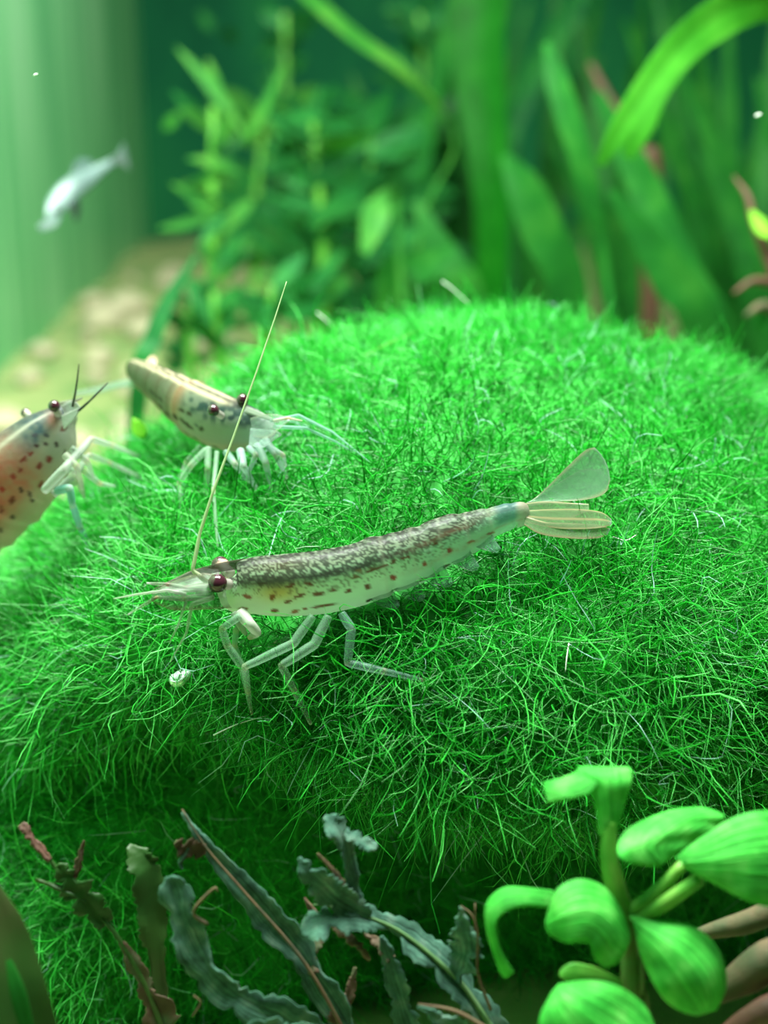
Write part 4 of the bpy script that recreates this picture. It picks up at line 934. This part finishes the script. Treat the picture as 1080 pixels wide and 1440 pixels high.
# rhizome-like driftwood in front at the right
dw = empty('driftwood', floor_below(P(1130, 1420, 9.35), 0), 'blurred pale brown driftwood branches behind the fresh green leaves', 'driftwood')
dwp = P(1190, 1420, 9.45)
tube('branch', [floor_below(dwp), dwp, P(1120, 1288, 9.70), P(1040, 1300, 9.90), P(965, 1318, 10.05)], [.3, .24, .10, .075, .03], M['wood'], dw, 10)
tube('branch', [P(1190, 1420, 9.45), P(1110, 1345, 9.50), P(1050, 1372, 9.60), P(1004, 1404, 9.65)], [.24, .14, .12, .05], M['wood'], dw, 10)
tube('branch', [P(1190, 1470, 9.45), P(1110, 1420, 9.40), P(1060, 1432, 9.45), P(1000, 1470, 9.55)], [.2, .12, .09, .05], M['redwood'], dw, 10)

# dusty dark fern at the foot of the stone
FN, FG, FB, FE = M['fern'], M['fern_green'], M['fern_brown'], M['fern_edge']
DF = 9.9
def frond(label, base, D, parts, group='withered fern fronds at the foot of the stone'):
    root = empty('fern_frond', floor_below(P(base[0], base[1], D), 0), label, 'fern', group)
    b = P(base[0], base[1], D)
    tube('stem', [floor_below(b), floor_below(b).lerp(b, .5)+Vector((.05, 0, 0)), b], [.05, .045, .04], FB, root, 7)
    for k, (kind, pts, ws, mt) in enumerate(parts):
        p3 = [(x, y, D+(dd[0] if dd else 0)) for x, y, *dd in pts]
        if kind == 'lobe':
            blade('leaf_lobe', p3, ws, mt, root, tilt=.35*(-1)**k, nv=56, nu=8, thick=.025, cup=.10, ragged=.34, wav=.07, seed=k*7+int(base[0]))
        else:
            stem(root, p3, ws, mt, kind)
    return root
frond('grey-green fern frond forking at its tip in the middle below the stone', (705, 1470), DF,
    [('rib', [(705, 1470), (670, 1412), (640, 1374), (585, 1326), (540, 1298), (470, 1276), (440, 1272)], [10, 8, 7, 6, 5, 4, 2], FG),
     ('lobe', [(705, 1475, .02), (672, 1414, .02), (632, 1366, .02), (575, 1318, .02), (530, 1292, .02), (500, 1280, .02)], [50, 42, 44, 40, 34, 20], FN),
     ('lobe', [(520, 1290), (480, 1270, -.05), (452, 1244, -.1), (430, 1222, -.12), (420, 1206, -.1)], [30, 46, 40, 26, 6], FN),
     ('lobe', [(530, 1300), (490, 1292, -.05), (450, 1300, -.1), (424, 1312, -.1)], [20, 40, 46, 24], FN),
     ('lobe', [(470, 1300, .05), (500, 1325, 0), (520, 1350, 0)], [20, 16, 5], FE),
     ('lobe', [(510, 1290, .04), (500, 1250, 0), (490, 1215, -.04), (482, 1180, -.06), (470, 1158, -.06), (456, 1148, -.05)], [18, 26, 24, 30, 32, 6], FN),
     ('lobe', [(484, 1172, -.05), (506, 1182, -.08), (530, 1194, -.1)], [20, 20, 14], FN),
     ('lobe', [(495, 1262, .02), (470, 1225, 0), (446, 1200, 0)], [10, 8, 3], FE),
     ('lobe', [(640, 1380), (655, 1340, -.06), (652, 1310, -.1), (648, 1275, -.12)], [30, 50, 34, 6], FN),
     ('rib', [(690, 1420, -.02), (672, 1370, -.1), (672, 1320, -.14), (664, 1288, -.16), (648, 1274, -.14)], [5, 4, 4, 3, 2], FE),
     ('rib', [(668, 1320, -.1), (668, 1270, -.12)], [4, 2], FE)])
frond('grey-green tattered fern frond with scalloped edges left of the middle', (430, 1475), DF-.1,
    [('lobe', [(450, 1470), (400, 1434), (345, 1408), (302, 1372), (272, 1332), (255, 1290), (244, 1250), (238, 1232)], [60, 54, 54, 50, 48, 46, 40, 14], FN),
     ('rib', [(292, 1300, -.03), (272, 1282, -.04), (300, 1250, -.05), (306, 1254, -.05)], [5, 5, 4, 2], FE),
     ('rib', [(272, 1400), (282, 1410), (270, 1430)], [3, 3, 2], FE)])
frond('dark ragged fern frond rising to a withered tip in the shade', (500, 1480), DF+.15,
    [('lobe', [(510, 1480), (468, 1410), (430, 1352), (385, 1300), (345, 1252), (300, 1205), (275, 1170), (256, 1142)], [50, 50, 46, 44, 34, 26, 14, 5], FN),
     ('rib', [(500, 1480, -.04), (430, 1356, -.06), (345, 1256, -.06), (290, 1192, -.06), (256, 1138, -.06)], [6, 5, 4, 3, 2], FE),
     ('lobe', [(290, 1195, -.03), (262, 1196, -.06), (246, 1184, -.08)], [14, 34, 10], FB),
     ('lobe', [(262, 1190, -.05), (254, 1212, -.06), (256, 1222, -.06)], [10, 8, 3], FN),
     ('lobe', [(432, 1370), (440, 1330, .02), (448, 1300, .04), (428, 1262, .06)], [30, 26, 16, 4], FB),
     ('lobe', [(470, 1440, 0), (490, 1400, .04), (500, 1360, .05)], [26, 18, 4], FB)])
frond('narrow upright grey fern blade between the two larger fronds', (590, 1490), DF+.1,
    [('lobe', [(592, 1490), (572, 1430), (556, 1380), (545, 1340), (536, 1316)], [46, 40, 30, 20, 5], FN),
     ('lobe', [(550, 1350), (530, 1325, .05), (512, 1312, .08)], [16, 14, 4], FB)])
frond('low curled fern lobe with a brown rim under the forked frond', (650, 1500), DF-.25,
    [('lobe', [(660, 1500), (640, 1450), (612, 1428), (588, 1414)], [60, 44, 24, 6], FN), ('rib', [(690, 1450, -.03), (640, 1422, -.04), (588, 1412, -.04)], [8, 6, 3], FE)])
frond('dark grey fern fragment at the bottom edge left of the middle', (400, 1520), DF-.3,
    [('lobe', [(470, 1500), (420, 1462), (360, 1452), (300, 1462)], [50, 50, 40, 10], FN)])
frond('olive brown fern frond with a dark red tip at the lower left', (240, 1480), DF+.2,
    [('rib', [(240, 1480), (205, 1385), (160, 1310), (120, 1268), (75, 1215), (40, 1170)], [10, 8, 7, 7, 6, 4], M['olive']),
     ('lobe', [(70, 1210, -.02), (48, 1182, -.03), (30, 1158, -.04)], [9, 14, 13], M['redwood']),
     ('lobe', [(150, 1300, 0), (115, 1260, -.03), (95, 1232, -.04), (80, 1216, -.04)], [26, 46, 36, 8], M['olive']),
     ('lobe', [(125, 1262, 0), (85, 1248, -.03), (50, 1236, -.05)], [16, 10, 3], M['olive']),
     ('lobe', [(105, 1235, -.02), (112, 1205, -.03), (118, 1182, -.03)], [14, 10, 3], FB),
     ('lobe', [(235, 1480, .1), (218, 1340, .05), (212, 1280, .03), (208, 1215, .02), (180, 1190, .02)], [14, 30, 46, 56, 10], M['olive']),
     ('lobe', [(250, 1490, .02), (220, 1420, 0), (195, 1370, 0), (170, 1325, 0)], [60, 46, 30, 10], FB)])
bl = empty('grass_blade', floor_below(P(30, 1500, 9.3), 0), 'olive translucent blade with a pale streak at the lower left edge', 'grass blade')
blade('leaf', [(60, 1620, 9.3), (52, 1500, 9.3), (30, 1400, 9.3), (8, 1310, 9.35), (-10, 1240, 9.4)], [70, 78, 72, 56, 10], M['olive'], bl, tilt=.2, nv=20, wav=.02)
blade('streak', [(44, 1470, 9.22), (26, 1400, 9.2), (12, 1350, 9.22)], [16, 22, 8], M['ribbon'], bl, tilt=.2, nv=12)
tube('stem', [floor_below(P(60, 1600, 9.3)), P(60, 1600, 9.3)], [.05, .06], M['olive'], bl, 7)

# ------------------------------------------------------------------ small things
# pearly air bubble caught in the algae
m, nt, out = new_mat('pearly_film')
pb = N(nt, 'ShaderNodeBsdfPrincipled'); pb.inputs['Base Color'].default_value = (.8, .95, .88, 1); pb.inputs['Roughness'].default_value = .12; pb.inputs['Metallic'].default_value = .35
pb.inputs['Thin Film Thickness'].default_value = 420; pb.inputs['Thin Film IOR'].default_value = 1.45
L(nt, pb.outputs[0], out.inputs[0]); M['pearl'] = m
hb = hit(254, 955) or 11.3
bD = hb-.30
bub = empty('snail_shell', P(254, 962, bD+.05), 'tiny pearly spiral shell shining in the algae below the side-on shrimp head', 'shell')
cc = P(254, 953, bD); px1 = bD/FPX
ax = (RT*.82+UP*.5+FW*.2).normalized()
bm = bmesh.new(); bmesh.ops.create_uvsphere(bm, u_segments=24, v_segments=16, radius=1)
e2 = (UP-ax*UP.dot(ax)).normalized(); e3 = ax.cross(e2)
for v in bm.verts:
    c = v.co.copy(); g = 1+.10*math.sin(c.x*7+math.atan2(c.z, c.y))
    v.co = cc+ax*(c.x*17*px1)+(e2*c.y+e3*c.z)*(10.5*px1*g*(1-.25*c.x))
me = bpy.data.meshes.new('whorl'); bm.to_mesh(me); bm.free(); me.polygons.foreach_set('use_smooth', [True]*len(me.polygons))
child(link('whorl', me, M['pearl']), bub)
tube('lip', [cc+ax*(-13*px1)+e2*(4*px1)-FW*.05, cc+ax*(-4*px1)-e2*(3*px1)-FW*.062, cc+ax*(8*px1)-e2*(1*px1)-FW*.06, cc+ax*(13*px1)+e2*(5*px1)-FW*.04], [.004, .012, .012, .004], M['pearl'], bub, 8)
# lime leaf scrap caught at the stone shoulder
lf = empty('leaf_scrap', P(194, 614, 13.7), 'small lime green leaf scrap caught at the stone shoulder between two shrimps', 'leaf')
lance(lf, (203, 617), (187, 588), 13.62, 20, M['lime'], tilt=.2)
# white flakes drifting in the water
for (x, y, D, rr, lab) in [(50, 105, 12, 2.2, 'tiny white speck drifting above the silvery fish'), (1066, 162, 14, 3.0, 'tiny pale speck drifting by the dark right-hand plants')]:
    bm = bmesh.new(); bmesh.ops.create_icosphere(bm, subdivisions=2, radius=rr*D/FPX)
    for v in bm.verts: v.co = Vector((v.co.x*1.6, v.co.y, v.co.z*.7+v.co.x*.5))+P(x, y, D)
    me = bpy.data.meshes.new('floating_speck'); bm.to_mesh(me); bm.free()
    tag(link('floating_speck', me, M['white']), lab, 'speck')
# loose pale filaments lying on the algae
for k, pts in enumerate([[(500, 506), (545, 484), (592, 463)], [(300, 1034), (335, 1018), (376, 1006)], [(622, 396), (636, 406), (660, 428)], [(446, 440), (458, 450), (468, 460)], [(800, 905), (797, 925), (795, 945)], [(862, 755), (880, 760), (895, 752)]]):
    p3 = []
    for x, y in pts:
        h = hit(x, y); p3.append((x, y, (h-.28) if h else 14.6))
    if k == 0: p3 = [(x, y, 13.6) for x, y in pts]
    if k == 1: p3 = [(x, y, 11.0) for x, y in pts]
    if k in (2, 3): p3 = [(x, y, 15.2) for x, y in pts]
    w = [3, 2.6, 1.2] if k == 0 else [2.2, 1.8, .8]
    o = tube('loose_filament', [P(*p) for p in p3], [a*p[2]/FPX/2 for a, p in zip(w, p3)], M['white'] if k else M['stalk'], None, 6)
    tag(o, ['long thin yellow-green filament across the top of the algae', 'pale bluish filament hanging under the side-on shrimp legs', 'short white filament sticking up at the stone top', 'short white filament at the stone shoulder behind the shrimp antenna', 'short pale filament on the algae right of the side-on shrimp legs', 'short pale filament beside the fanned shrimp tail'][k], 'filament')
